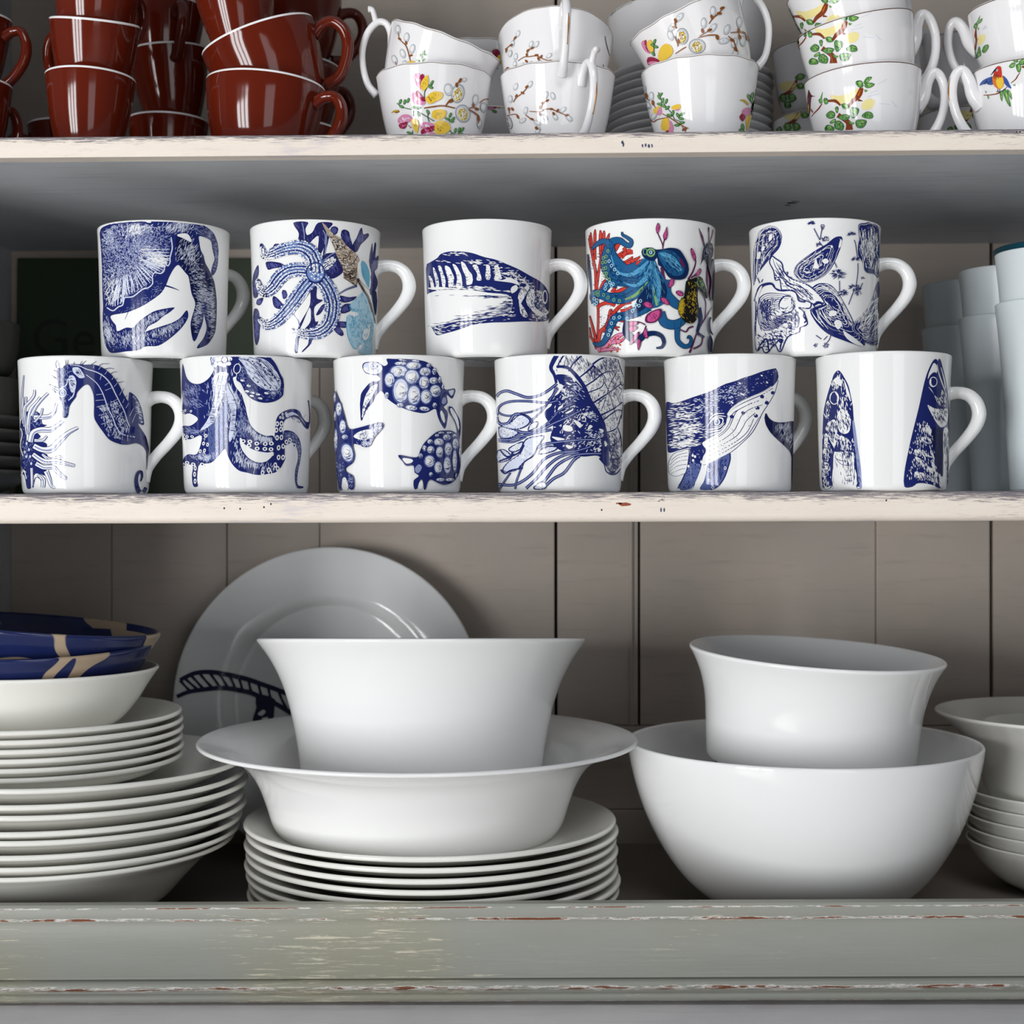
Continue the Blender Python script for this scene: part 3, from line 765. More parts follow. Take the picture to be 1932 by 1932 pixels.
    def hatch(s, col, poly, centers, n, ang, L, w, seed=1, jit=0.25):
        """short engraved strokes scattered around centers [(x, y, sx, sy, rot)], kept inside poly; ang: degrees or ('r'|'t', cx, cy)"""
        s.layer += 1; rnd = random.Random(seed); poly = P(poly) if isinstance(poly, str) else poly
        if isinstance(centers, str):
            q = [float(v) for v in centers.split()]; centers = [tuple(q[i:i + 5]) for i in range(0, len(q), 5)]
        for _ in range(n):
            cx, cy, sx, sy, rot = rnd.choice(centers)
            u, v = rnd.gauss(0, sx), rnd.gauss(0, sy); r = math.radians(rot)
            x, y = cx + u * math.cos(r) - v * math.sin(r), cy + u * math.sin(r) + v * math.cos(r)
            if isinstance(ang, tuple):
                a = math.atan2(y - ang[2], x - ang[1]) + (math.pi / 2 if ang[0] == 't' else 0)
            else: a = math.radians(ang)
            a += rnd.gauss(0, jit); l = L * rnd.uniform(.5, 1.2) / 2
            dx, dy = math.cos(a) * l, math.sin(a) * l
            if not (inside(poly, x, y) and inside(poly, x - dx, y - dy) and inside(poly, x + dx, y + dy)): continue
            ww = w * rnd.uniform(.6, 1.3)
            q = [(x - dx, y - dy), (x - dx * .3, y - dy * .3), (x + dx * .3, y + dy * .3), (x + dx, y + dy)]
            s.ribbon(col, q, [ww * .15, ww, ww, ww * .15], 0.6)
    def speck(s, col, poly, n, r0, r1, seed=1, asp=1.0):
        s.layer += 1; rnd = random.Random(seed); poly = s.shape(poly, False)
        xs = [p[0] for p in poly]; ys = [p[1] for p in poly]
        for _ in range(n):
            x, y = rnd.uniform(min(xs), max(xs)), rnd.uniform(min(ys), max(ys))
            if inside(poly, x, y):
                r = rnd.uniform(r0, r1); s.dot(col, x, y, r, r * asp, rnd.uniform(0, 3), False, 6)
    def build(s, thing, outer, name='print', base=0.00005, step=0.000006, inner=False):
        """throw the drawing from photo pixels onto the turned surface 'outer' of the thing"""
        bpy.context.view_layer.update()
        M = thing.matrix_world; Mi = np.array(M.inverted())
        V = np.array(s.V); u = s.ox + V[:, 0] / s.sc; v = s.oy + V[:, 1] / s.sc
        ctr = M @ Vector((0, 0, outer[-1][1] * .5)); dcen = ctr.y + D0
        uc, vc = CX + ctr.x / dcen * F, CY - ctr.z / dcen * F
        o = (Mi @ np.array((0, -D0, 0, 1.0)))[:3]
        N = len(u); Tb = np.full(N, np.inf); Pt = np.zeros((N, 3)); Nm = np.zeros((N, 3)); todo = np.ones(N, bool)
        for it in range(40):
            idx = np.nonzero(todo)[0]
            if not len(idx): break
            d = np.stack([(u[idx] - CX) / F, np.ones(len(idx)), (CY - v[idx]) / F], 1) @ Mi[:3, :3].T
            for (r0, z0), (r1, z1) in zip(outer[:-1], outer[1:]):
                if abs(z1 - z0) < 1e-7: continue
                m = (r1 - r0) / (z1 - z0); k0 = r0 + m * (o[2] - z0); kd = m * d[:, 2]
                A = d[:, 0] ** 2 + d[:, 1] ** 2 - kd ** 2; B = 2 * (o[0] * d[:, 0] + o[1] * d[:, 1] - k0 * kd); C = o[0] ** 2 + o[1] ** 2 - k0 ** 2
                disc = B * B - 4 * A * C; ok = disc >= 0; sq = np.sqrt(np.where(ok, disc, 0))
                for sg in (-1, 1):
                    t = (-B + sg * sq) / (2 * A); z = o[2] + t * d[:, 2]
                    lo, hi = min(z0, z1), max(z0, z1)
                    g = ok & (t > 0) & (z >= lo - 1e-7) & (z <= hi + 1e-7) & (t < Tb[idx])
                    if not g.any(): continue
                    j = idx[g]; Tb[j] = t[g]; p = o + t[g][:, None] * d[g]; Pt[j] = p
                    rr = np.hypot(p[:, 0], p[:, 1]) + 1e-9
                    nn = np.stack([p[:, 0] / rr, p[:, 1] / rr, np.full(len(j), -m)], 1); nn /= np.linalg.norm(nn, axis=1)[:, None]
                    Nm[j] = nn * (-1 if inner else 1)
            miss = idx[~np.isfinite(Tb[idx])]
            todo[:] = False; todo[miss] = True
            u[miss] = uc + (u[miss] - uc) * .985; v[miss] = vc + (v[miss] - vc) * .995
        W = Pt + Nm * (base + step * np.array(s.lay))[:, None]
        cols = []; mi = []
        for f, c_ in s.Fc:
            if c_ not in cols: cols.append(c_)
            mi.append(cols.index(c_))
        fs = []
        for f, c_ in s.Fc:   # wind every face outwards
            a, b_, c2 = W[f[0]], W[f[1]], W[f[2]]
            if np.dot(np.cross(b_ - a, c2 - a), Nm[f[0]]) < 0: f = f[::-1]
            fs.append(f)
        me = mesh(name, W, fs, [pmat(k) for k in cols], True, mi)
        try: me.normals_split_custom_set_from_vertices([tuple(n) for n in Nm])
        except Exception: pass
        return link(name, me, thing)
MUG_O = outer_of(MUG_OUT, 5)
# ---- crab
a = Art(180, 400)
body = a.fill('navy', '62 240 170 165 330 125 600 100 900 100 1100 112 1300 137 1420 180 1530 265 1580 370 1602 470 1600 600 1592 680 1570 770 1525 830 1505 790 1520 700 1550 620 1540 560 1520 470 1510 400 1490 365 1440 340 1350 315 1355 400 1370 490 1410 570 1430 660 1480 750 1520 840 1550 920 1570 1060 1580 1180 1575 1420 1560 1560 1510 1660 1450 1730 1340 1775 1325 1750 1400 1650 1440 1550 1445 1480 1422 1380 1415 1300 1405 1400 1385 1480 1350 1560 1320 1640 1285 1685 1260 1640 1240 1520 1242 1420 1270 1320 1300 1190 1250 1060 1230 940 1210 840 1170 790 1120 730 1075 690 1020 740 960 850 920 950 850 1060 700 1170 560 1250 400 1310 215 1345 210 1400 270 1480 285 1552 400 1505 490 1505 560 1430 680 1340 800 1280 1010 1242 1022 1258 960 1310 880 1360 800 1430 690 1490 655 1557 700 1540 850 1490 1000 1440 1100 1380 1150 1320 1185 1280 1207 1310 1200 1390 1120 1510 980 1640 820 1740 660 1750 560 1800 400 1815 220 1836 160 1790 120 1690 100 1540 95 1350 100 1220 90 1000 85 700 72 450')
a.fill('white', '1062 300 1120 282 1185 280 1228 318 1252 392 1190 368 1130 352')
a.fill('white', '598 108 650 100 700 104 728 135 690 140 640 122')
a.fill('deep', '1060 320 1240 400 1360 520 1425 660 1545 930 1575 1180 1570 1420 1500 1640 1440 1700 1480 1560 1490 1300 1430 1160 1340 1240 1300 1480 1280 1640 1245 1500 1300 1200 1230 930 1210 830 1090 660 1050 480')
a.line('navy', '900 955 1000 985 1088 1020', [26, 16, 4]); a.line('navy', '505 1130 440 1270 385 1402', [12, 9, 3])
shell = P('70 250 330 130 700 150 960 200 1000 340 990 480 970 620 930 700 880 800 780 815 750 930 640 1000 490 1100 390 1125 340 1230 220 1285 130 1240 90 1000')
a.line('pale', '985 330 995 400 1000 470 985 540 970 600 972 650 945 700 905 680 895 760 850 800 770 790 740 850 745 930 690 985 610 1010 500 1095 430 1110 380 1120 355 1210 300 1235 230 1285 150 1245', 15)
rn = random.Random(4)
mg = P('1000 460 975 600 940 690 890 780 760 830 740 930 640 1000 500 1085 400 1115 345 1225 230 1270 150 1240')
a.layer += 1
for i in range(len(mg) - 1):
    for q in (.15, .5, .85):
        ex, ey = mg[i][0] + (mg[i + 1][0] - mg[i][0]) * q, mg[i][1] + (mg[i + 1][1] - mg[i][1]) * q
        f0 = rn.uniform(.38, .55); f1 = .95
        sx_, sy_ = 380 + (ex - 380) * f0, 520 + (ey - 520) * f0; tx, ty = 380 + (ex - 380) * f1, 520 + (ey - 520) * f1
        mx, my = (sx_ + tx) / 2 + rn.uniform(-14, 14), (sy_ + ty) / 2 + rn.uniform(-14, 14)
        a.line('pale', [(sx_, sy_), (mx, my), (tx, ty)], [3, rn.choice((10, 16, 24)), 8], True, False)
a.hatch('pale', shell, '420 560 200 160 0 250 900 110 190 10 700 560 150 120 30 560 230 160 60 0 180 330 60 120 0 480 820 180 120 0', 1900, ('t', 380, 540), 40, 4.5, 3, .7)
a.hatch('soft', shell, '300 500 220 300 0 650 400 260 180 0', 1500, ('r', 380, 520), 60, 5, 5, .5)
a.hatch('white', shell, '230 1050 90 110 0 760 600 110 60 30 520 220 110 40 -10 860 640 60 40 30', 420, ('r', 380, 500), 60, 6, 7, .25)
a.hatch('soft', body, '620 1180 160 40 -25 800 1000 60 50 0 700 1130 120 30 -30', 130, -25, 34, 5, 9, .6)
a.hatch('pale', body, '1230 530 80 90 20 1080 190 90 40 0', 420, -62, 60, 4.5, 11, .25)
a.hatch('pale', body, '1340 870 45 130 -10 1430 1090 60 60 0 1330 1320 30 110 8 1510 1300 28 160 0', 700, 12, 50, 4.2, 12, .3)
a.hatch('soft', body, '1330 220 100 40 35 1480 300 40 50 40 1560 470 18 80 0 1560 640 14 60 8', 260, 30, 46, 5, 13, .4)
a.hatch('pale', body, '450 1650 130 60 5 900 1540 150 45 -22 720 1390 120 40 -32 170 1570 30 80 -10', 760, 80, 52, 4.2, 14, .3)
a.hatch('soft', body, '560 1700 200 60 0 850 1350 120 40 -25 1080 1440 60 40 -40', 240, 60, 40, 5, 15, .5)
a.build(mugs['crab'], MUG_O, 'crab_print')

# ---- starfish, kelp, spiral shell
a = Art(470, 400)
for t in ['575 140 765 132 735 215 745 290 775 295 830 255 900 140 1085 142 1040 215 990 225 1020 300 960 500 890 560 905 320 830 360 790 400 700 390 640 370 645 270',
          '1060 215 1105 185 1158 210 1150 270 1105 300 1065 270', '1200 250 1245 228 1300 260 1315 330 1340 410 1355 480 1320 500 1230 390 1195 330',
          '1350 420 1400 330 1440 230 1470 207 1485 290 1545 275 1560 310 1510 370 1450 430 1400 520 1330 510', '980 560 1040 330 1000 320 985 420 960 540',
          '960 560 1140 540 1210 700 1215 790 1080 870 1000 790 960 680', '225 650 400 660 460 710 320 735 245 750', '330 420 400 420 420 470 310 505',
          '305 1110 350 1105 440 1200 450 1245 380 1262 320 1220', '430 1020 480 1025 500 1100 450 1135 430 1080',
          '800 960 880 960 880 1120 960 1150 850 1240 860 1420 900 1420 870 1490 760 1540 720 1530 800 1420 790 1240 700 1440 660 1520 640 1500 690 1400 780 1240 800 1120',
          '870 1340 940 1220 1000 1200 930 1320', '1180 1090 1300 1110 1400 1098 1350 1150 1250 1180 1190 1160', '1175 1280 1240 1200 1330 1205 1320 1280 1240 1320 1180 1310',
          '1130 1430 1260 1430 1280 1480 1240 1510 1150 1490', '1090 1500 1160 1490 1230 1580 1200 1615 1130 1570', '600 1650 650 1590 670 1600 640 1680 640 1820 595 1825 600 1730',
          '780 1640 820 1640 800 1720 700 1820 690 1810 770 1720', '1560 640 1600 400 1610 400 1610 560 1630 410 1650 420 1640 600 1680 560 1670 720 1630 780 1670 900 1650 1000 1580 1080 1560 900 1590 800',
          '50 860 115 690 130 780 110 860 80 900 100 990 120 1060 110 1110 60 1100', '60 1290 120 1275 145 1420 140 1620 100 1735 70 1620', '110 1140 190 1120 150 1210 100 1200']:
    kp = a.fill('kelp', t)
    cx_ = sum(p[0] for p in kp) / len(kp); cy_ = sum(p[1] for p in kp) / len(kp)
    w_ = (max(p[0] for p in kp) - min(p[0] for p in kp)) / 5; h_ = (max(p[1] for p in kp) - min(p[1] for p in kp)) / 5
    a.hatch('kelp2', kp, [(cx_, cy_, w_, h_, 0)], 60, 75, 60, 7, 3, .3)
a.lines('soft', '690 140 715 250 720 360/960 240 990 300 985 420/1010 260 1000 420 985 560/960 640 1060 560 1130 520/1160 1070 1260 1010 1390 965/580 1330 640 1420 660 1500', 12)
a.line('kelp', '1150 1080 1260 1010 1400 960', [14, 22, 30]); a.line('soft', '1160 1075 1260 1008 1380 965', 8)
a.fill('tan', '950 150 985 165 1100 290 1200 350 1260 430 1400 560 1440 660 1405 760 1400 860 1390 950 1300 900 1225 850 1215 720 1150 600 1110 480 1040 330')
sh = P('950 150 985 165 1100 290 1200 350 1260 430 1400 560 1440 660 1405 760 1400 860 1390 950 1300 900 1225 850 1215 720 1150 600 1110 480 1040 330')
a.hatch('dbrown', sh, '1280 650 90 130 -20 1300 850 60 50 0 1130 420 60 60 40', 420, -40, 46, 7, 3, .9)
a.hatch('white', sh, '1250 620 80 120 -20 1100 380 60 60 40', 150, 30, 36, 7, 4, .8)
a.lines('dbrown', '1040 330 1090 330 1100 290/1075 400 1140 390 1195 350/1110 490 1190 480 1260 430/1150 600 1260 600 1330 500/1190 690 1320 690 1410 570/1220 790 1330 800 1430 690/1225 850 1300 900 1390 950 1400 860', 9)
a.fill('white', '1405 700 1450 630 1530 680 1575 800 1570 1000 1500 950 1420 850'); a.fill('sky', '1450 650 1500 650 1550 740 1570 850 1555 990 1500 900 1460 800')
a.fill('ice', '1320 1190 1400 1120 1480 1040 1530 1100 1560 1250 1610 1350 1620 1500 1600 1640 1590 1850 1480 1850 1420 1810 1440 1690 1400 1780 1350 1760 1290 1640 1265 1500 1270 1360 1330 1320 1320 1240')
a.fill('white', '1310 1310 1370 1300 1410 1320 1400 1350 1340 1360'); a.fill('white', '1480 1560 1530 1500 1580 1470 1570 1600 1530 1670 1470 1650'); a.fill('white', '1420 1760 1470 1700 1480 1730 1440 1790')
ip = P('1320 1190 1480 1040 1560 1250 1620 1500 1590 1850 1420 1810 1290 1640 1265 1500 1270 1360')
a.hatch('sky', ip, '1400 1450 120 220 0', 260, 70, 60, 7, 3, .6); a.lines('sky', '1320 1190 1310 1240 1400 1300/1270 1360 1265 1500 1290 1640 1350 1760 1400 1780/1450 1420 1520 1450 1600 1440/1480 1560 1460 1620 1500 1680 1560 1620 1580 1470', 9)
a.line('dbrown', '1405 870 1480 1000 1560 1150 1610 1330 1640 1450', [34, 30, 26, 18, 6]); a.line('tan', '1430 900 1500 1020 1570 1180', [8, 10, 6])
a.fill('dteal', '1590 1040 1650 1040 1660 1200 1640 1350 1610 1200')
arms = [('860 780 850 640 780 520 640 460 450 490 300 550 215 560 185 480 165 415', [230, 190, 190, 165, 140, 120, 90, 40, 6]),
        ('850 790 700 750 520 770 400 860 310 980 220 1040 150 990 130 880', [190, 160, 165, 165, 150, 125, 80, 10]),
        ('850 830 720 980 600 1150 480 1300 360 1420 240 1470 170 1430 140 1370', [190, 170, 165, 155, 140, 110, 60, 10]),
        ('880 820 1000 960 1080 1150 1080 1330 1020 1480 900 1570 740 1590 620 1560 565 1520', [190, 180, 185, 180, 165, 150, 110, 70, 20]),
        ('860 790 980 700 1060 650 1120 590', [170, 110, 80, 14])]
for k_, (t, w) in enumerate(arms[::-1]):
    a.line('navy', t, [q + 22 for q in w]); a.line('star', t, w)
    pl = catmull(P(t), 5); W_ = np.interp(np.linspace(0, len(w) - 1, len(pl)), range(len(w)), w)
    g = np.gradient(np.array(pl), axis=0); gl = np.linalg.norm(g, axis=1)[:, None]; nn_ = np.stack([-g[:, 1], g[:, 0]], 1) / gl
    for off, c_, r_ in ((.26, 'navy', 16), (-.26, 'navy', 16), (.02, 'mid', 10)):
        a.layer += 1; a.ribbon(c_, np.array(pl) + nn_ * (W_ * off)[:, None], np.minimum(r_, W_ * .25))
    rr = random.Random(k_)
    for off in (-.52, -.36, -.12, .12, .36, .52):
        a.layer += 1
        for i in range(0, len(pl)):
            for h in (0, .5):
                if W_[i] < 30: continue
                j = min(i + 1, len(pl) - 1); c0 = np.array(pl[i]) * (1 - h) + np.array(pl[j]) * h + nn_[i] * W_[i] * (off + rr.uniform(-.03, .03))
                edge = abs(off) > .5
                a.dot('mid' if edge and rr.random() < .5 else 'white', c0[0], c0[1], rr.uniform(6, 11) if not edge else rr.uniform(7, 12), None, 0, False, 6)
    a.layer += 1
    for i in range(0, len(pl)):
        for q in range(3):
            o_ = rr.uniform(-.42, .42); c0 = np.array(pl[i]) + nn_[i] * W_[i] * o_ + g[i] * rr.uniform(-.5, .5)
            a.dot('navy', c0[0], c0[1], rr.uniform(5, 9), None, 0, False, 5)
a.dot('star', 865, 790, 112, 125, 0, True, 20); a.ring('navy', 865, 790, 118, 128, 16)
a.dots('white', '790 720 800 780 815 840 850 870 895 875 935 845 950 790 935 730 890 760 860 800 900 820 850 740 830 700 880 700', 12)
a.dots('navy', '820 750 870 840 910 790 870 730 840 790 920 700', 9); a.line('navy', '770 900 860 925 960 900', 14)
a.build(mugs['starfish'], MUG_O, 'starfish_print')

# ---- mackerel
a = Art(790, 400)
fish = a.fill('navy', '100 700 150 655 240 600 290 545 400 515 560 515 700 535 850 585 1000 620 1150 680 1300 745 1450 830 1560 890 1640 960 1690 1050 1705 1150 1705 1300 1690 1390 1620 1425 1400 1425 1150 1435 950 1440 800 1455 700 1470 600 1505 480 1545 350 1580 240 1605 200 1560 160 1490 130 1480 500 1400 1000 1340 1180 1330 1200 1100 900 1050 700 1020 300 1015 130 1060 110 1080 100 900')
a.fill('white', '112 1105 200 1070 400 1060 700 1075 900 1085 1080 1090 1180 1110 1225 1200 1180 1260 1210 1290 1150 1330 950 1370 780 1395 500 1425 300 1465 130 1480 120 1300')
for t in ['130 830 165 850 195 930 205 1000 170 1000 150 920', '185 715 210 740 240 820 265 900 262 990 225 990 220 900 195 800', '250 710 290 705 320 800 350 880 345 990 305 995 300 900 280 800', '340 700 400 720 440 800 462 860 440 970 385 975 380 870 355 780',
          '440 680 490 700 540 790 560 850 565 975 490 970 500 870 480 780', '550 650 600 670 650 760 700 830 695 930 620 945 620 860 575 760', '700 700 760 690 790 770 820 880 755 885 760 800', '870 690 925 700 935 780 930 875 870 870 875 780',
          '985 705 1035 700 1070 830 1080 870 980 880 1000 800', '1110 880 1150 850 1250 880 1310 930 1300 950 1200 920 980 890', '1200 990 1270 950 1285 1010 1210 1060']:
    a.fill('white', t)
a.hatch('navy', fish, '250 870 140 90 0 500 850 180 90 0 900 800 120 90 0', 260, 5, 34, 6, 2, .2)
a.hatch('white', fish, '400 545 120 18 0 500 655 250 14 0 750 660 60 20 0 1010 740 40 60 0 1150 800 60 30 10', 130, 4, 60, 8, 3, .15)
a.hatch('white', fish, '700 990 160 20 3 500 1000 200 14 0 250 1000 100 12 0', 120, 4, 90, 9, 4, .1)
a.hatch('navy', '112 1075 1200 1090 1230 1320 500 1440 130 1480', '900 1350 220 35 -4 1100 1300 100 60 -4 600 1440 200 20 -6 400 1060 200 14 0 900 1090 140 12 4', 420, -3, 110, 6, 5, .08)
a.hatch('white', fish, '1180 1180 30 100 0 1200 1320 20 40 0', 60, 0, 60, 8, 6, .2); a.hatch('navy', '1000 1090 1260 1090 1260 1400 1000 1400', '1190 1200 30 80 0', 60, 0, 80, 7, 7, .15)
a.fill('white', '1330 1010 1400 965 1440 990 1400 1060 1370 1120 1335 1180 1310 1240 1300 1150 1290 1100'); a.fill('white', '1430 1030 1500 1020 1510 1120 1500 1190 1530 1260 1620 1320 1590 1360 1500 1310 1420 1220 1395 1150')
a.fill('white', '1310 1200 1345 1210 1385 1280 1420 1355 1370 1370 1320 1310')
a.hatch('white', fish, '1420 990 60 50 10 1560 1160 30 90 0 1330 880 80 20 25 1600 1330 60 30 -30', 240, 20, 44, 7, 8, .6); a.hatch('navy', '1290 960 1640 960 1640 1380 1290 1380', '1400 1040 70 60 0 1470 1200 40 80 30 1360 1290 30 50 0', 200, 60, 36, 6, 9, .6)
a.dot('white', 1640, 1108, 34, 92, 0, True, 20); a.dot('navy', 1641, 1105, 22, 68, 0, True, 20)
a.line('white', '1640 1340 1690 1290 1705 1250', [22, 26, 10])
a.hatch('white', fish, '230 1560 60 60 20', 60, 10, 60, 7, 11, .1); a.hatch('white', fish, '500 1470 250 14 -8', 60, -8, 60, 6, 12, .1)
a.build(mugs['mackerel'], MUG_O, 'mackerel_print')
# ---- teal octopus, coral, weed
a = Art(1090, 400)
def branch(t, w, c0='red', c1='maroon'):
    w = list(w); a.line(c1, t, [q + 13 for q in w]); a.line(c0, t, w)
for t, w in [('255 1790 265 1500 265 1250 245 1000 235 800 200 600 170 450 145 340', [24, 22, 24, 40, 30, 26, 26, 8]), ('250 950 270 800 300 620 320 450 340 300 345 240', [30, 26, 26, 40, 34, 4]),
             ('240 900 220 700 190 700', [24, 18, 6]), ('230 620 225 450 225 300 228 225', [20, 24, 30, 4]), ('175 480 160 380 155 300', [18, 20, 4]), ('300 560 295 400 300 300 295 235', [26, 30, 36, 4]), ('200 520 185 400 170 265', [18, 20, 4]),
             ('340 440 380 370 415 275', [36, 38, 4]), ('440 480 470 420 480 345', [50, 44, 6]), ('480 500 530 420 550 340', [50, 40, 5]), ('470 620 600 540 720 520', [50, 60, 40]), ('560 590 640 520 700 500', [50, 50, 30]), ('540 720 640 660 720 580', [50, 60, 6]), ('600 700 720 640 810 585', [50, 50, 6]), ('640 740 760 680 850 620', [40, 40, 20]), ('600 500 640 440', [44, 10]),
             ('280 1060 330 930 370 880', [30, 26, 14]), ('450 1050 500 970', [44, 20]), ('480 1060 600 1010 690 1000', [44, 50, 20]), ('260 1250 300 1210 400 1180 490 1220', [30, 36, 44, 30]), ('330 1560 400 1440 430 1300 430 1260', [36, 46, 40, 6]), ('420 1380 520 1260 600 1200 700 1180', [40, 40, 30, 16]), ('560 1300 640 1280 710 1230', [50, 46, 20]),
             ('270 1700 300 1560 360 1500 470 1400 600 1420', [40, 36, 36, 40, 30]), ('250 1700 200 1500 160 1350', [26, 22, 8]), ('360 1500 470 1500 550 1500', [16, 16, 6]), ('480 1505 540 1545', [10, 6]), ('180 1640 160 1500', [20, 6]), ('260 1780 200 1660 160 1620', [36, 22, 6])]: branch(t, w)
for t, w in [('260 1800 400 1720 520 1620 620 1580', [60, 70, 60, 16]), ('330 1760 440 1700 560 1680 610 1635', [50, 50, 36, 10]), ('300 1800 400 1790 540 1780', [40, 36, 10]), ('420 1690 500 1610', [40, 16])]: branch(t, w, 'rose', 'maroon')
a.speck('red', '300 1700 620 1560 560 1820 300 1830', 90, 6, 12, 3); a.speck('maroon', '160 400 420 300 420 1000 160 1000', 60, 4, 7, 4); a.speck('maroon', '480 450 820 560 820 720 480 720', 60, 4, 7, 5); a.speck('maroon', '260 1150 700 1180 700 1450 300 1500', 60, 4, 7, 6)
def weed(t, w): a.line('plum', t, w)
for t, w in [('1105 480 1100 420 1050 300 1040 270', [16, 14, 14, 10]), ('1105 470 1120 380 1140 320', [14, 14, 10]), ('1430 880 1490 780 1530 650 1500 560', [26, 22, 18, 16]), ('1470 860 1540 800 1570 760', [16, 18, 16]), ('1450 1830 1500 1700 1550 1560 1640 1400 1740 1240', [30, 22, 20, 18, 10]), ('1650 1380 1660 1200 1640 1120', [12, 12, 10]), ('1500 1780 1600 1720 1620 1600', [26, 22, 16]), ('1320 1525 1400 1560 1440 1510 1500 1490', [10, 20, 22, 20]), ('1640 440 1610 320 1570 210', [16, 30, 4]), ('1700 430 1700 300 1695 200', [14, 12, 20]), ('1710 400 1740 300 1755 230', [14, 12, 6]), ('890 1480 860 1560 790 1640', [18, 16, 12]), ('880 1470 820 1440 740 1420', [16, 14, 10]), ('1090 720 1120 860 1160 980', [40, 34, 20]), ('1700 700 1700 900 1730 1150', [60, 70, 20])]: weed(t, w)
# far side tentacle and dark mantle edge on the left of the mug
a.line('dteal', '140 550 160 800 180 1000 190 1200', [20, 40, 20, 8])
def tent(t, w, c0='teal'):
    a.line('dteal', t, [q + 16 for q in w]); a.line(c0, t, w)
tent('1150 880 1150 1060 1250 1180 1330 1230', [120, 120, 110, 90]); tent('1080 1300 1120 1430 1230 1470 1340 1430 1380 1380', [90, 110, 110, 90, 60])
tent('1300 1420 1290 1560 1300 1680 1380 1750 1450 1730 1470 1660 1440 1620 1420 1650', [80, 56, 50, 46, 40, 30, 22, 10]); tent('1560 1250 1590 1400 1550 1560 1590 1600 1640 1630', [60, 40, 24, 18, 8], 'dteal')
tent('660 1420 640 1560 700 1640 790 1660 880 1600 1000 1580 1090 1620 1120 1700 1090 1760 1020 1770', [90, 90, 90, 80, 60, 46, 40, 34, 26, 8], 'dteal')
tent('880 1200 780 1290 640 1350 500 1380 440 1480 400 1600 340 1700 270 1730 210 1700', [220, 130, 100, 96, 90, 70, 60, 50, 14])
tent('900 850 760 1010 620 1110 450 1120 320 1080 230 1060 210 1130 260 1200', [260, 190, 150, 120, 100, 80, 70, 40])
tent('520 940 420 930 350 1010 300 1060', [90, 90, 70, 50])
tent('860 760 700 880 520 870 400 760 370 640 400 500 440 400 540 370 620 420 680 440 700 380 640 330 590 300 580 260', [200, 170, 150, 130, 110, 100, 90, 70, 56, 50, 36, 30, 22, 6])
tent('780 740 640 770 530 680 450 560 430 440 350 380 260 420 190 490', [180, 150, 130, 110, 80, 60, 46, 8])
web = a.fill('teal', '860 600 980 600 1060 760 1140 900 1170 1060 1130 1180 1040 1240 960 1260 860 1320 740 1320 760 1180 800 1060 700 1000 620 880 640 780 760 720')
a.fill('dteal', '880 1000 960 980 970 1180 900 1240 790 1300 760 1200 800 1100'); a.fill('dteal', '1060 840 1140 940 1160 1080 1100 1180 1080 1000')
a.line('aqua', '960 640 930 780 850 900 740 960 600 920', [30, 70, 60, 40, 10]); a.line('aqua', '990 650 1010 800 1060 950 1040 1180', [20, 40, 50, 20]); a.line('green', '980 960 1000 1080 1030 1220', [10, 34, 30])
a.line('aqua', '920 640 800 760 680 820 560 800 480 720', [20, 60, 46, 30, 10]); a.line('green', '920 900 840 1000 740 1090 620 1140', [10, 40, 40, 20]); a.line('aqua', '480 700 440 560', [20, 14])
a.lines('dteal', '960 640 960 760 930 900 820 1040/980 640 1000 780 1020 900 1000 1100/940 650 880 780 780 860 620 860/1010 700 1080 860 1110 1000 1080 1180/720 1020 600 1090 480 1090', 8)
a.hatch('dteal', web, '950 950 120 180 0', 240, ('r', 960, 560), 50, 5, 2, .2); a.hatch('aqua', web, '900 800 90 120 20 1030 950 40 130 0', 180, ('r', 960, 560), 60, 5, 3, .2)
a.hatch('dteal', P('150 250 1150 250 1150 1400 150 1700'), '480 820 90 60 20 640 900 110 50 -10 560 1110 130 30 5 380 640 40 120 0 700 1320 120 30 -15 430 1480 30 120 15', 420, 10, 50, 5, 21, .5)
a.fill('dteal', '830 520 860 475 960 465 1010 490 1100 485 1200 468 1310 490 1380 580 1435 700 1430 800 1380 870 1280 885 1180 850 1110 740 1040 680 1040 590 980 640 900 620 850 580')
man = a.fill('teal', '1040 540 1130 500 1240 520 1320 600 1380 740 1340 820 1250 830 1170 780 1100 680')
a.fill('aqua', '1060 540 1150 530 1250 590 1330 700 1350 760 1290 770 1200 690 1120 620'); a.fill('plum', '1320 600 1350 620 1390 720 1360 720 1320 650')
a.hatch('dteal', man, '1240 680 110 100 40', 170, 42, 60, 6, 4, .15); a.lines('dteal', '1060 560 1200 640 1330 780/1080 520 1240 560 1360 720', 6)
a.dot('green', 950, 530, 58, 58, 0, True, 16); a.dot('dteal', 950, 530, 34, 34, 0, True, 14); a.dot('ice', 950, 528, 22, 24, 0, True, 12); a.dot('ink', 948, 528, 8, 14); a.ring('green', 880, 520, 26, 40, 10)
for t, col in [('405 510 380 580 375 650 375 730 385 800', 'green'), ('345 600 340 660 350 740 360 800 380 850 420 880', 'green'), ('420 640 450 700 490 750 530 800', 'ice'), ('350 1080 405 1115 480 1145 550 1160', 'green'), ('280 1040 240 1060 280 1080', 'green'), ('380 950 430 920 370 1000 450 960 470 940', 'ice'), ('480 1380 550 1370 450 1450 430 1540 410 1600 650 1390', 'ice'), ('760 1210 800 1220 740 1250 720 1290 820 1160', 'ice'), ('230 1130 260 1190 230 1210 265 1150', 'ice')]:
    a.layer += 1
    for (x_, y_) in P(t): a.ring(col, x_, y_, 15, 19, 9, .2, False)
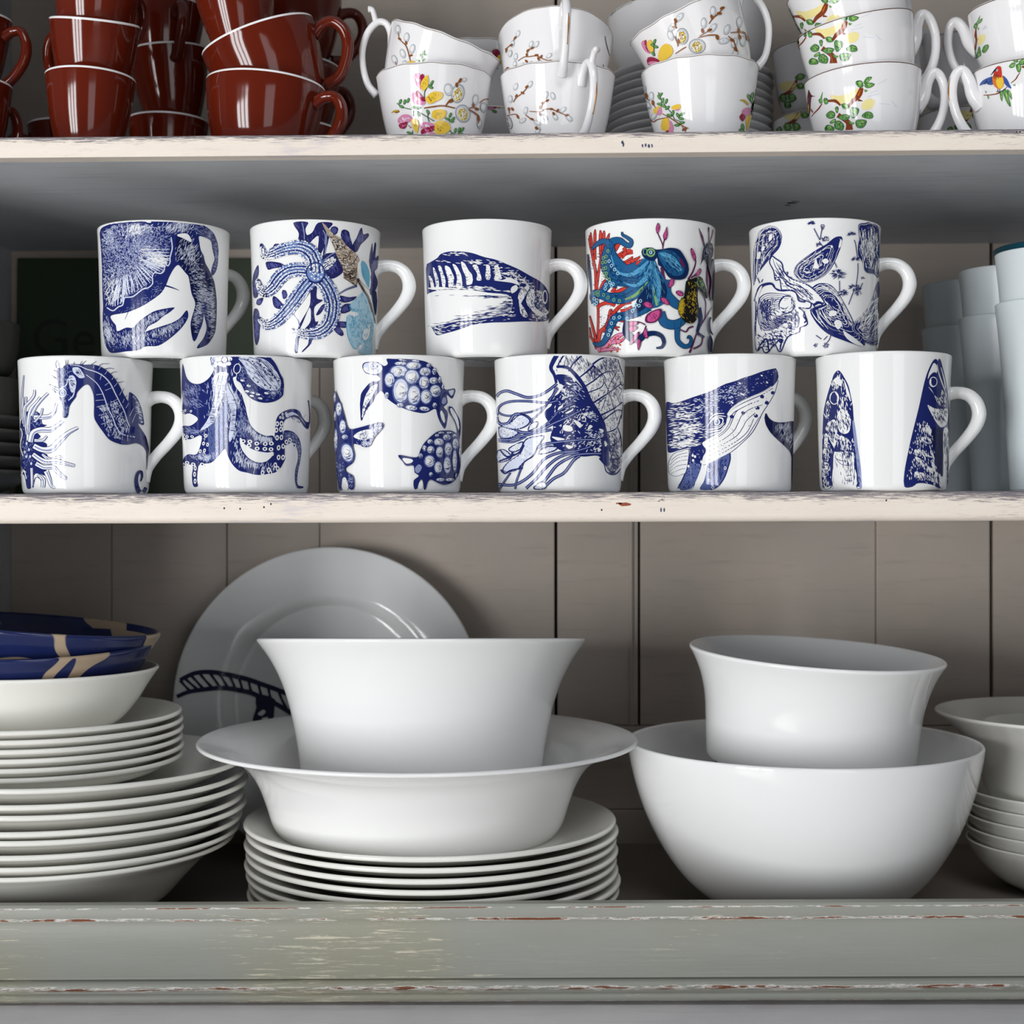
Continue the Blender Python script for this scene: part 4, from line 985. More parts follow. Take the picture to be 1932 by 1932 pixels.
for t in ['1040 140 1070 200 1050 270 1030 285 1012 220', '1160 185 1165 320 1125 375 1105 310 1130 250', '1455 490 1480 475 1530 580 1515 640 1480 590', '1520 810 1570 735 1600 760 1570 820 1500 840', '1170 985 1190 890 1240 865 1250 930 1210 975', '1265 1045 1310 1022 1360 1050 1365 1090 1310 1095', '845 1200 890 1165 950 1185 985 1240 900 1250', '1065 1130 1110 1110 1170 1150 1190 1210 1120 1200', '890 1440 880 1370 950 1300 1080 1260 1090 1350 1000 1440', '670 1440 730 1420 800 1445 740 1490 660 1480', '655 1530 690 1490 770 1490 780 1520 700 1570', '850 1590 880 1500 910 1570 915 1650 870 1630', '680 1740 710 1650 790 1560 810 1590 760 1670', '790 1805 770 1700 800 1650 830 1700']:
    q = a.fill('plum', t); cx_ = sum(p[0] for p in q) / len(q); cy_ = sum(p[1] for p in q) / len(q)
    a.fill('pink', [(cx_ + (x_ - cx_) * .72, cy_ + (y_ - cy_) * .8) for x_, y_ in P(t)])
    a.hatch('plum', q, [(cx_, cy_, 30, 30, 0)], 24, 50, 40, 5, 5, .3)
hs = a.fill('black', '1390 920 1430 880 1480 870 1560 840 1610 870 1640 960 1680 1070 1680 1110 1640 1120 1560 1000 1545 1120 1560 1250 1540 1380 1480 1450 1400 1440 1340 1380 1295 1290 1310 1170 1370 1100 1385 1000')
a.fill('olive', '1310 1180 1350 1110 1370 1200 1350 1330 1310 1320 1295 1260'); a.hatch('gold', hs, '1480 1120 70 150 0 1340 1240 24 70 0', 200, 80, 40, 7, 6, .5); a.hatch('green', hs, '1590 930 30 70 -20', 60, 60, 40, 6, 7, .5)
a.hatch('gold', hs, '1330 1230 20 60 0', 60, 10, 30, 8, 8, .3)
a.fill('ink', '1580 690 1600 600 1620 470 1680 400 1740 430 1740 560 1710 620 1690 740 1660 640 1620 620'); a.fill('ink', '1660 680 1700 620 1760 640 1760 900 1740 1150 1700 1100 1720 900 1690 760'); a.hatch('grey', '1600 420 1740 420 1740 580 1600 600', '1670 500 40 50 0', 50, 60, 30, 5, 9, .5)
a.line('dteal', '1710 1370 1690 1430 1700 1540 1740 1600', [24, 30, 26, 10]); a.fill('dteal', '1680 1640 1710 1610 1740 1700 1720 1830 1680 1760')
a.build(mugs['reef'], MUG_O, 'reef_print')

# ---- mussels and oyster
a = Art(1400, 395)
def shellx(out, cen, n, seed, ang, L=60, dark=.5):
    q = a.fill('navy', out)
    cx_, cy_ = cen
    pts = a.shape(out)
    rr = random.Random(seed)
    for k in range(n):
        f = .94 - .80 * k / n
        loop = [(cx_ + (x - cx_) * f + rr.uniform(-5, 5), cy_ + (y - cy_) * f + rr.uniform(-5, 5)) for x, y in pts]
        i0 = rr.randrange(len(loop)); m = int(len(loop) * rr.uniform(.45, .8)); seg_ = [loop[(i0 + i) % len(loop)] for i in range(0, m, 2)]
        if len(seg_) > 3: a.line('white', seg_, [2, rr.uniform(4, 11), rr.uniform(3, 9), 2])
    xs = [p[0] for p in pts]; ys = [p[1] for p in pts]
    a.hatch('white', pts, [(cx_, cy_, (max(xs) - min(xs)) / 4, (max(ys) - min(ys)) / 4, 0)], 90, ang, L, 6, seed, .5)
    a.hatch('navy', pts, [(cx_, cy_, (max(xs) - min(xs)) / 3.5, (max(ys) - min(ys)) / 3.5, 0)], 130, ang, L, 8, seed + 1, .6)
shellx('385 215 460 240 515 320 520 400 480 510 400 600 300 720 210 840 180 920 150 1000 140 900 148 720 150 560 180 400 230 280 300 230', (370, 380), 11, 2, -55)
a.fill('white', '350 340 380 330 400 370 350 420'); a.fill('white', '210 560 250 560 230 640 190 640'); a.fill('white', '270 480 300 490 280 540 250 530')
shellx('1270 352 1305 370 1300 440 1260 560 1200 700 1130 810 1020 900 880 955 760 930 690 870 675 800 710 720 830 620 980 520 1100 450 1200 370', (860, 780), 11, 3, -40)
a.fill('white', '1255 480 1280 390 1300 400 1290 470 1260 510'); a.fill('white', '930 740 960 640 980 700 1000 760 940 770'); a.fill('white', '1040 670 1090 640 1130 680 1080 710'); a.fill('white', '1150 480 1180 470 1170 510')
shellx('905 1040 970 975 1060 962 1160 990 1260 1100 1350 1260 1440 1440 1480 1560 1560 1660 1600 1760 1540 1780 1440 1750 1300 1700 1150 1640 1040 1560 940 1440 885 1310 1000 1250 1060 1210 980 1100', (1200, 1300), 12, 4, 58, 80)
a.fill('white', '1150 1320 1230 1330 1220 1380 1130 1390'); a.fill('white', '1200 1460 1260 1440 1300 1500 1250 1560 1210 1520'); a.fill('white', '1310 1580 1380 1620 1480 1690 1580 1780 1480 1760 1360 1680'); a.lines('white', '930 1060 1060 1010 1180 1060/920 1080 1080 1030 1200 1120/905 1330 960 1420 1060 1530/960 1310 1020 1430 1120 1560/1030 1290 1080 1400 1160 1500', [4, 14, 4])
shellx('1510 205 1600 180 1660 165 1760 220 1785 300 1785 560 1775 880 1720 840 1640 830 1590 790 1560 680 1510 600 1505 480 1520 380', (1660, 480), 6, 6, 88, 130)
a.hatch('navy', '1510 200 1780 200 1780 860 1560 760', '1650 480 80 200 0', 160, 88, 150, 12, 7, .12); a.hatch('white', '1510 200 1780 200 1780 860 1560 760', '1640 500 80 200 0', 110, 86, 140, 9, 8, .15)
shellx('1780 960 1740 1000 1700 1130 1640 1270 1540 1390 1440 1480 1420 1560 1500 1640 1600 1730 1720 1765 1785 1720 1790 1400', (1640, 1550), 9, 9, -40, 80)
a.hatch('white', '1780 960 1700 1130 1440 1480 1440 1560 1780 1700', '1650 1350 100 160 0', 120, -58, 110, 9, 10, .2)
# oyster
oy = a.fill('white', '280 975 390 965 440 1030 500 1060 640 1050 700 1080 740 1180 800 1200 880 1190 900 1240 870 1290 740 1280 800 1330 850 1470 830 1510 760 1540 740 1600 600 1660 520 1830 480 1840 430 1760 350 1850 300 1860 260 1790 200 1840 180 1700 180 1500 200 1300 180 1170 200 1090 230 1020')
a.outline('navy', '280 975 390 965 440 1030 500 1060 640 1050 700 1080 740 1180 800 1200 880 1190 900 1240 870 1290 740 1280 800 1330 850 1470 830 1510 760 1540 740 1600 600 1660 520 1830 480 1840 430 1760 350 1850 300 1860 260 1790 200 1840 180 1700 180 1500 200 1300 180 1170 200 1090 230 1020', 16)
a.line('navy', '180 1200 230 1050 290 985 390 970 430 1020', [40, 56, 40, 30, 20]); a.line('navy', '190 1200 195 1350 185 1500 190 1650', [20, 30, 20, 10]); a.line('navy', '430 1025 520 1060 640 1055 720 1100 740 1190 830 1215', [14, 20, 22, 26, 18, 8])
for k in range(9):
    f = 1 - k * .085
    a.line('navy', [(450 + (x - 450) * f, 1330 + (y - 1330) * f + k * 5) for x, y in P('640 1120 500 1100 340 1095 240 1160 215 1300 230 1480 300 1570 420 1560 560 1470 670 1380')], [6, 14 if k % 3 == 0 else 8, 10, 6])
a.dot('navy', 590, 1240, 108, 122, .2, True, 22); a.fill('white', '500 1220 550 1150 560 1190 610 1180 580 1250 610 1290 560 1320 510 1330 495 1280'); a.hatch('white', P('490 1130 700 1130 700 1360 490 1360'), '640 1240 30 70 20', 60, 70, 50, 7, 4, .3)
op = P('220 1120 640 1120 760 1400 720 1560 520 1800 300 1840 190 1780')
a.hatch('navy', op, '330 1400 60 110 20 520 1420 120 60 -40 300 1250 60 60 0', 220, ('t', 560, 1240), 70, 9, 5, .2); a.hatch('navy', op, '350 1720 90 50 0 500 1640 100 60 -30 660 1500 60 60 -40 700 1400 30 80 0', 260, 45, 46, 11, 6, .5)
a.lines('navy', '210 1830 260 1750 330 1690 360 1850/430 1760 470 1720 520 1700 500 1830/820 1330 800 1390 840 1440 810 1480/700 1330 740 1420 730 1540', [6, 26, 16])
fr = a.fill('white', '405 612 440 640 520 700 545 800 600 870 680 920 840 980 950 1060 1060 1190 1040 1230 950 1240 860 1200 760 1160 680 1060 560 1050 520 1040 500 920 440 920 420 800 370 700 380 640')
a.outline('navy', '405 612 440 640 520 700 545 800 600 870 680 920 840 980 950 1060 1060 1190 1040 1230 950 1240 860 1200 760 1160 680 1060 560 1050 520 1040 500 920 440 920 420 800 370 700 380 640', 15)
a.lines('navy', '410 640 440 740 520 860 620 960 760 1010 900 1100/450 690 520 800 560 880/440 900 520 890 600 990 720 1050 860 1150/530 1000 640 1010 740 1090 800 1150/560 830 600 820 590 870 660 890/700 960 800 1030 920 1160', [5, 15, 6]); a.hatch('navy', fr, '560 940 90 40 40 800 1080 100 30 35 470 860 40 50 50', 120, 42, 60, 8, 5, .25)
a.line('navy', '930 1260 990 1225 1050 1240', [40, 60, 40]); a.line('white', '950 1262 1000 1240 1030 1245', [8, 14, 8])
# small weeds
a.lines('navy', '1010 400 960 300 935 250/1015 400 1030 300 1045 220/1060 500 1000 420/1500 660 1470 450 1450 400/1500 700 1500 820 1475 1010/1520 1050 1560 960/1380 1240 1420 1130 1450 1060/1265 1060 1262 930/1230 760 1200 690/1060 1700 1110 1650/1060 1780 1130 1700 1150 1640/960 1640 1030 1690/240 960 210 890/260 950 280 910', 10)
for (x_, y_, r_) in [(900, 195, 60), (1415, 335, 62), (1245, 850, 115), (1300, 1090, 80), (1460, 1020, 90), (1560, 900, 30), (1500, 1090, 50), (1080, 390, 55), (990, 460, 40), (1470, 660, 60), (1090, 1770, 50), (960, 1770, 36)]:
    rr = random.Random(int(x_)); a.layer += 1
    for k in range(int(r_ * .5)):
        an = rr.uniform(math.pi * .95, math.pi * 2.05) if r_ in (60, 62, 30) else rr.uniform(0, 6.28); l0 = r_ * rr.uniform(.1, .7); l1 = min(r_, l0 + r_ * .4)
        sq_ = .62 if r_ > 70 else .8
        a.line('navy', [(x_ + math.cos(an) * l0, y_ + math.sin(an) * l0 * sq_), (x_ + math.cos(an) * l1, y_ + math.sin(an) * l1 * sq_)], [9, 5], False, False)
a.outline('navy', '1025 210 1060 205 1065 225 1045 265', 9)
a.build(mugs['mussel'], MUG_O, 'mussel_print')

# ---- seahorse and anemone
a = Art(25, 660)
def tenta(t, w, sh=True):
    a.line('navy', t, [q + 14 for q in w]); a.line('white', t, w)
    if sh: a.line('soft', [(x + w[0] * .18, y + w[0] * .10) for x, y in P(t)], [q * .34 for q in w])
an = a.fill('navy', '95 950 160 820 230 790 300 800 360 850 380 960 440 980 380 1010 300 1060 360 1130 300 1180 420 1210 440 1260 380 1330 450 1370 440 1440 340 1480 430 1560 430 1640 320 1610 270 1640 240 1790 180 1800 150 1650 105 1560 95 1200')
a.hatch('soft', an, '170 1300 60 160 0 280 900 50 60 0', 160, 85, 40, 6, 2, .6); a.dots('pale', '175 1220 205 1300 220 1390 235 1480 150 1330 170 1390', 13, 20)
for t, w in [('110 900 112 720 120 560 140 330', [16, 18, 14, 6]), ('130 960 128 780 132 610', [22, 22, 10]), ('150 1000 150 820 165 700 172 610', [30, 34, 22, 12]), ('185 1100 160 900 150 760 230 660 275 590 280 520', [40, 36, 34, 30, 26, 16]), ('200 1180 200 950 230 780 300 690 350 615', [46, 44, 40, 30, 14]), ('240 860 300 740 380 640 455 565', [36, 30, 28, 24]), ('270 880 400 875 480 860 540 800 555 740 570 695', [52, 48, 44, 34, 26, 22]), ('280 940 360 850 385 760', [20, 20, 12]), ('225 1200 260 1080 360 1040 480 1040 570 990 650 925', [60, 60, 60, 56, 40, 28]), ('280 1180 380 1180 420 1150 440 1120', [32, 30, 22, 14]), ('270 1250 380 1300 500 1290 600 1190 720 1080 840 1015', [60, 64, 80, 74, 44, 26]), ('380 1360 480 1430 600 1400 640 1420', [22, 40, 40, 12]), ('260 1360 400 1450 560 1450 680 1480 800 1510', [50, 60, 56, 36, 26]), ('300 1480 400 1530 520 1530 600 1610 690 1680', [50, 50, 46, 40, 30]), ('430 1580 470 1680 500 1770 550 1795', [56, 46, 30, 6]), ('320 1620 390 1690 390 1790', [14, 50, 40]), ('245 1540 250 1680 250 1790', [30, 30, 24]), ('130 1560 170 1600', [20, 24])]: tenta(t, w)
a.line('navy', '260 1790 300 1660 380 1700', 7); a.lines('white', '105 1020 125 1100 100 1250 135 1380/110 1640 145 1570 180 1680', 12)
sea = a.fill('navy', '570 250 640 235 670 205 770 185 900 195 1050 195 1180 245 1290 340 1370 450 1430 570 1490 670 1500 620 1510 550 1600 620 1660 750 1690 900 1690 980 1620 960 1680 1060 1730 1150 1745 1240 1730 1320 1690 1260 1600 1215 1480 1235 1380 1225 1250 1170 1160 1060 1090 960 1050 870 1050 700 1040 580 1000 480 960 452 900 480 830 560 820 610 760 690 730 750 710 870 650 885 640 840 645 740 600 600 590 480 575 380')
a.hatch('soft', sea, '680 260 70 50 0 650 560 50 60 0 680 780 24 70 0 640 440 40 60 0', 260, 70, 40, 6, 2, .6)
a.lines('pale', '740 195 860 210 950 250 1080 290 1180 350 1260 440 1320 560 1380 680 1440 800 1480 930 1510 1000/950 325 1080 430 1150 540 1190 640 1230 760 1290 880 1340 1010 1420 1100 1580 1135/600 510 690 460 710 380/720 660 780 600 800 520', [8, 16, 12])
a.lines('pale', '1080 585 1165 575/1070 660 1190 650/1085 745 1215 715/1110 855 1245 820/1145 970 1300 920/1280 1115 1345 1020/1410 1180 1420 1100/1485 1185 1480 1115/1190 465 1250 420/1195 530 1290 490/1260 690 1360 640/1275 775 1400 715/1335 890 1430 800/1390 990 1470 900/1495 1080 1510 1000/1040 240 1050 205/1110 255 1140 215/1190 320 1230 265/1280 390 1320 330/1310 480 1360 420/1380 590 1410 530/1420 690 1440 640/1460 760 1500 690/1510 860 1560 760/1540 950 1590 830/1130 390 1150 310', [6, 11, 4], False)
a.hatch('pale', sea, '1170 770 30 20 0 1210 880 30 25 0 1260 1010 36 45 0 1340 800 36 36 0 1380 920 34 34 0 1440 1020 34 34 0 1310 710 30 20 0 1360 1110 30 30 0', 330, 75, 40, 6, 4, .3)
a.hatch('pale', sea, '1630 780 16 130 -12', 90, 20, 44, 6, 6, .15)
a.fill('pale', '775 235 850 230 900 290 930 355 870 370 830 340 780 290'); a.hatch('navy', '775 235 850 230 930 355 830 340', '850 295 40 40 0', 60, 50, 34, 5, 3, .3)
a.fill('pale', '720 360 780 335 820 400 815 500 770 560 740 500'); a.hatch('navy', '720 360 820 340 820 520 740 540', '770 450 30 60 0', 60, 20, 40, 5, 3, .4); a.ring('pale', 640, 560, 50, 52, 13); a.ring('pale', 642, 562, 26, 28, 9)
a.lines('navy', '565 240 555 180 575 140 605 230/690 200 685 130/710 200 715 130/790 195 795 155/870 195 895 145/890 195 950 140/1010 195 1080 150/1110 220 1150 185 1250 180/1190 250 1250 240 1310 250/1260 320 1300 290 1350 285/1310 390 1360 370/1350 430 1440 410/1410 550 1440 500/1450 620 1480 590/570 380 500 330/590 500 470 450/590 540 510 490/560 560 500 500/580 290 520 260', [9, 7, 4])
a.line('deep', '1700 1130 1740 1280 1738 1400 1730 1560', [40, 34, 16, 6])
a.line('navy', '1720 1790 1690 1850 1640 1850 1605 1780 1595 1680 1620 1600 1660 1590 1670 1650 1650 1710', [40, 50, 60, 54, 46, 40, 34, 26, 20])
a.build(mugs['seahorse'], MUG_O, 'seahorse_print')
# ---- blue octopus
a = Art(330, 660)
def tn(t, w, c0='navy'): a.line(c0, t, w)
def suck(t, rx, ry, ang=0):
    pts = P(t); a.dots('white', pts, rx, ry, ang); a.dots('navy', pts, rx * .42, ry * .48, ang)
b_ = a.fill('navy', '470 90 560 78 720 76 740 160 800 330 760 360 770 430 860 560 900 680 940 800 970 950 1060 1060 1180 1120 1290 1130 1300 1330 1180 1335 1020 1300 900 1220 845 1150 860 1270 950 1400 1070 1465 1180 1455 1270 1380 1420 1380 1425 1450 1330 1580 1240 1610 1080 1630 940 1600 830 1570 740 1480 680 1360 650 1290 570 1380 470 1470 330 1490 300 1560 290 1700 300 1775 240 1775 222 1640 230 1510 120 1480 110 1420 170 1360 290 1350 350 1120 200 1165 110 1130 90 1040 100 990 210 985 300 900 200 830 100 830 95 640 90 500 100 180 150 350 220 430 330 440 440 370 510 250 470 170')
a.hatch('pale', b_, '580 480 70 130 6 520 900 60 140 20 740 900 30 180 -6 760 640 40 60 -20', 700, 92, 60, 6, 2, .12); a.fill('pale', '560 300 690 300 660 420 640 560 560 760 520 900 440 1000 330 1050 420 920 480 760 500 560 480 400'); a.fill('pale', '690 420 760 560 800 700 790 900 770 1050 720 1200 700 1130 720 950 730 780 680 600')
a.lines('navy', '575 330 530 480 510 640 450 800 380 930 240 1010/620 340 590 500 550 680 520 830/660 340 650 500 640 660 600 800 560 900/690 330 700 480 760 600 800 720 820 860 800 1050/660 560 690 720 720 900 690 1080/500 400 460 560 430 680', 8)
a.hatch('navy', '440 300 820 300 820 1100 440 1100', '570 560 60 120 0 760 900 20 150 0 480 880 50 80 20', 220, 5, 70, 4, 5, .15)
a.hatch('soft', b_, '240 520 70 50 -20 200 690 90 40 0 250 1060 100 30 0 560 1150 60 120 0 620 1000 30 160 0 400 1400 90 30 0', 420, ('t', 560, 300), 60, 6, 6, .3)
a.fill('mid', '450 1000 560 900 650 720 680 640 690 800 660 1000 640 1250 560 1380 470 1450 440 1300 430 1130'); a.hatch('navy', b_, '570 1150 60 160 0', 200, 88, 50, 5, 8, .3); a.hatch('pale', b_, '420 1400 90 40 0', 120, 60, 44, 5, 9, .4)
a.fill('white', '845 1150 870 1160 900 1225 1020 1300 1180 1338 1280 1330 1260 1390 1180 1455 1070 1462 950 1395 870 1290'); a.fill('white', '755 365 790 362 800 395 860 460 900 560 980 660 960 900 905 680 870 580 790 480')
a.hatch('pale', b_, '1050 1080 100 30 30 1150 1160 60 16 10 860 1400 60 50 50 1060 1500 110 30 5', 480, 100, 60, 6, 10, .12); a.hatch('soft', b_, '870 900 30 140 0 900 1020 50 60 0', 200, 70, 46, 5, 11, .4)
suck('890 1190 975 1195 1065 1220 1175 1225 1255 1220 965 1245 1070 1285 1170 1290 1250 1295', 32, 26)
a.fill('navy', '1290 1330 1300 1080 1310 940 1350 850 1440 790 1540 770 1620 800 1660 880 1710 940 1750 940 1735 1030 1680 1000 1620 910 1540 870 1450 900 1410 960 1400 1060 1420 1180 1430 1330 1420 1420 1370 1540 1270 1500')
a.fill('pale', '1440 850 1520 810 1600 850 1660 930 1700 980 1630 880 1540 850 1460 880'); a.hatch('navy', '1440 840 1720 840 1720 1000 1440 900', '1580 870 60 40 40', 60, 60, 40, 5, 3, .3)
suck('1330 965 1385 960 1320 1045 1378 1035 1328 1145 1385 1140 1348 1275 1408 1255 1348 1400 1405 1400 1305 1500 1220 1565 1335 1545 1140 1600 1240 1600', 24, 36, .1); suck('1370 880 1405 885 1400 840 1445 830', 15, 20)
d_ = a.fill('navy', '1410 1070 1480 1050 1560 1085 1620 1170 1645 1290 1635 1420 1605 1560 1590 1680 1600 1760 1670 1780 1660 1800 1590 1795 1560 1700 1565 1560 1600 1420 1590 1290 1550 1240 1520 1200 1420 1240')
a.hatch('soft', d_, '1500 1120 60 30 30 1600 1280 20 90 0 1600 1500 14 120 8', 200, 40, 40, 6, 3, .4); suck('1495 1175 1450 1200 1550 1245', 24, 32, -.3)
a.line('navy', '1750 960 1752 820 1738 680 1728 665', [14, 10, 12, 20])
mh = a.fill('navy', '730 78 1180 85 1260 120 1320 200 1370 310 1415 400 1415 520 1400 600 1300 670 1160 690 1020 650 920 560 860 440 800 390 810 300 760 250')
mp = a.fill('pale', '830 100 1050 95 1190 140 1290 240 1350 340 1380 430 1360 500 1280 540 1160 510 1040 430 950 320 900 200')
a.hatch('navy', mh, '1150 280 150 110 40', 260, 42, 90, 5, 3, .1); a.lines('navy', '830 110 960 150 1070 260 1150 370 1250 480/940 320 1030 430 1150 510 1320 540/1050 100 1180 200 1290 340 1360 470/960 100 1100 130', 9); a.dots('ink', '950 125 1010 150 1030 185 1100 150 1115 195 1160 235 1168 292 1240 280 1265 330 1295 365 1350 400 1320 500 1240 495 1170 460 1080 420 1020 370 1080 95 1130 100', 11)
a.dots('white', '940 540 1010 560 1080 580 1190 565 1000 600 1110 632 960 470 880 400 1280 560', 30, 14, .2); a.hatch('soft', mh, '1000 540 90 60 40 1300 560 60 40 -30 880 300 50 70 0', 200, 60, 40, 6, 5, .6)
a.dot('pale', 520, 150, 50, 80, 0, True, 16); a.hatch('navy', '470 80 560 80 560 230 470 230', '510 160 30 50 0', 60, 80, 40, 5, 2, .4); a.dot('navy', 645, 140, 100, 85, 0, True, 20)
a.dots('white', '575 120 590 185 640 200 700 180 715 120 690 92 600 92', 34, 28); a.dot('white', 648, 130, 44, 42, 0, True, 16); a.ring('navy', 648, 130, 40, 38, 12); a.line('navy', '640 110 650 150', 8)
a.dot('white', 810, 245, 48, 68, .2, True, 18); a.dot('navy', 810, 245, 38, 58, .2, True, 18)
suck('165 1470 245 1490 125 1500 360 1492', 30, 22, .3); suck('270 1540 262 1620 268 1710', 18, 34); suck('405 1120 378 1220 430 1235 335 1320 390 1310', 18, 26, .2); suck('115 1105 165 1130 230 1130 150 1165 110 1160', 24, 18, .4); suck('120 830 215 800 140 790 105 800', 14, 18, .5)
a.build(mugs['octopus'], MUG_O, 'octopus_print')

# ---- turtles
a = Art(620, 660)
def scute(pts):
    pts = P(pts) if isinstance(pts, str) else pts
    cx_ = sum(p[0] for p in pts) / len(pts); cy_ = sum(p[1] for p in pts) / len(pts)
    sx_ = max(p[0] for p in pts) - min(p[0] for p in pts); sy_ = max(p[1] for p in pts) - min(p[1] for p in pts)
    a.fill('mid', pts); a.fill('pale', [(cx_ + (x - cx_) * .84, cy_ + (y - cy_) * .84) for x, y in pts]); a.fill('white', [(cx_ + (x - cx_) * .55 - 3, cy_ + (y - cy_) * .55 - 4) for x, y in pts])
    a.hatch('navy', a.shape(pts), [(cx_ + sx_ * .15, cy_ + sy_ * .18, sx_ * .2, sy_ * .22, 0)], 26, ('t', cx_, cy_), min(sx_, sy_) * .5, 5, int(cx_), .2)
def ell(t, rot=0):
    q = [float(v) for v in t.split()]
    for i in range(0, len(q), 4):
        x, y, rx, ry = q[i:i + 4]; rx *= 1.2; ry *= 1.2; r = math.radians(rot)
        scute([(x + rx * math.cos(k) * math.cos(r) - ry * math.sin(k) * math.sin(r), y + rx * math.cos(k) * math.sin(r) + ry * math.sin(k) * math.cos(r)) for k in [j * math.pi / 4 for j in range(8)]])
t1 = a.fill('navy', '755 118 860 118 1000 118 1150 130 1290 165 1400 270 1470 400 1520 515 1650 505 1610 635 1540 590 1550 690 1500 745 1545 800 1550 880 1520 1025 1470 980 1420 870 1390 770 1300 810 1210 825 1050 790 900 730 770 640 690 540 620 600 570 700 490 780 430 930 410 820 415 600 480 490 560 415 640 410 670 380 640 340 560 325 480 300 440 230 460 170 560 155 660 165 720 210 770 180')
a.fill('pale', '450 220 480 175 580 165 660 185 700 240 660 300 560 315 480 290'); a.fill('white', '450 240 520 230 560 280 490 290'); a.hatch('navy', '450 180 700 180 700 310 450 310', '600 220 50 40 0', 60, 30, 30, 5, 3, .7); a.ring('navy', 590, 215, 40, 36, 8)
a.fill('white', '640 450 600 550 540 650 490 740 450 860 435 900 440 780 480 600 560 480'); a.hatch('navy', '420 430 670 430 600 650 430 920', '560 560 40 90 40 470 780 20 60 15', 120, 110, 30, 6, 4, .7)
a.fill('white', '1470 790 1510 870 1510 960 1470 900 1450 820'); a.fill('pale', '1560 540 1630 525 1600 600'); a.fill('soft', '1490 620 1530 640 1520 700 1470 700')
ell('935 178 70 22 1105 205 90 45 1255 285 68 52 1365 400 55 40 915 280 105 70 1085 350 88 85 1240 425 62 78 1385 535 66 72 795 390 60 85 940 530 95 150 1110 590 78 118 1265 610 66 85'); ell('930 720 40 28 1075 755 70 30 1245 768 60 26 1375 720 28 30 1300 205 30 24 1370 280 26 40 1440 390 20 40 1480 480 16 34 760 590 26 36 960 135 50 10 1130 145 50 12', 8)
t2 = a.fill('navy', '1550 745 1600 745 1650 820 1700 930 1705 1080 1690 1180 1710 1400 1700 1550 1650 1680 1560 1745 1460 1750 1310 1690 1260 1810 1230 1805 1230 1720 1190 1690 1150 1800 1110 1800 1105 1700 1170 1640 1110 1590 1105 1510 1010 1510 960 1450 905 1385 940 1370 1140 1400 1190 1300 1250 1200 1390 1075 1500 1050 1600 1055 1665 1090 1660 1000 1620 900 1560 810')
a.fill('white', '1570 770 1600 765 1660 870 1690 980 1680 1050 1640 930 1590 840'); a.fill('white', '960 1410 1080 1425 1090 1460 1010 1480'); a.fill('soft', '1120 1540 1170 1490 1210 1530 1170 1600 1130 1590'); a.fill('white', '1160 1800 1180 1720 1220 1710 1215 1800')
ell('1530 1140 48 36 1630 1120 28 24 1425 1200 58 44 1320 1300 44 44 1435 1330 44 66 1545 1290 44 76 1635 1220 36 62 1305 1450 62 70 1415 1530 46 70 1530 1500 44 100 1625 1440 28 130 1690 1340 12 70 1310 1195 34 28 1240 1280 26 36 1190 1380 26 30 1400 1115 28 20 1450 1080 36 12 1560 1080 40 12 1440 1690 50 20 1560 1690 50 20 1320 1620 26 26 1640 1640 14 30')
t3 = a.fill('navy', '95 540 140 620 190 740 230 880 280 1028 420 1010 560 970 680 945 722 990 680 1060 600 1150 550 1250 480 1268 400 1235 330 1235 355 1370 330 1470 240 1540 250 1590 330 1640 350 1720 340 1805 290 1805 240 1700 190 1700 185 1810 155 1810 130 1640 110 1300 100 900')
a.fill('white', '430 1060 570 1040 600 1130 550 1150 470 1180 340 1130'); a.hatch('pale', t3, '520 1120 70 60 0 640 1020 40 40 -40 500 1230 50 20 0', 220, 100, 40, 6, 4, .7); a.hatch('navy', '330 1000 700 960 560 1240 330 1220', '480 1130 90 50 0', 100, 95, 40, 5, 5, .6)
ell('105 620 14 60 155 770 34 80 110 860 16 60 205 1000 38 80 120 1170 22 130 235 1135 36 28'); ell('265 1340 68 110', -14); a.fill('white', '200 1800 205 1680 250 1670 280 1800'); a.hatch('soft', t3, '300 1700 30 60 0 180 1520 30 70 0', 90, 70, 34, 6, 6, .6)
a.build(mugs['turtle'], MUG_O, 'turtle_print')
# ---- jellyfish
a = Art(925, 660)
bell = a.fill('white', '870 65 1200 60 1330 190 1420 130 1520 95 1640 120 1690 250 1730 400 1730 650 1700 900 1690 1100 1715 1350 1700 1520 1640 1600 1580 1610 1510 1570 1490 1480 1430 1420 1400 1370 1300 1280 1150 620 1010 480 860 440 835 340 780 240 820 150')
a.hatch('white', bell, '1430 620 140 300 0 1100 180 120 80 0', 300, 70, 70, 9, 2, .3)
a.line('navy', '1330 190 1430 120 1540 95 1640 120 1690 250 1735 420 1728 650 1705 900', [26, 20, 18, 30, 30, 22, 16, 10]); a.line('navy', '1690 1100 1715 1350 1700 1500 1640 1590 1580 1605 1520 1570 1490 1490 1420 1410', [14, 20, 36, 50, 56, 46, 30, 24]); a.line('navy', '870 65 820 150 790 240 835 330 860 430', [60, 60, 50, 40, 36])
for t, w in [('960 65 890 180 880 240', 22), ('1190 70 1080 180 1020 280', 24), ('1350 200 1250 290 1160 360', 26), ('1210 490 1350 400 1480 300 1620 270', 20), ('1260 560 1450 480 1480 360', 16), ('1340 690 1540 560 1700 440', 22), ('1440 850 1600 770 1720 680', 22), ('1450 930 1640 790 1720 800', 20), ('1500 1080 1640 1020 1700 850', 18), ('1520 1280 1660 1200 1690 1120', 18), ('1580 1430 1680 1410 1710 1360', 18), ('1480 420 1540 540 1600 740 1650 920', 12), ('1330 190 1480 340 1500 420', 12), ('1640 300 1560 440 1520 560', 12), ('1400 700 1500 620 1440 800', 12), ('1650 1000 1700 1150 1700 1400', 14), ('1540 1120 1560 1300 1600 1580', 14)]: a.line('navy', t, [w, w * .8, w * .6])
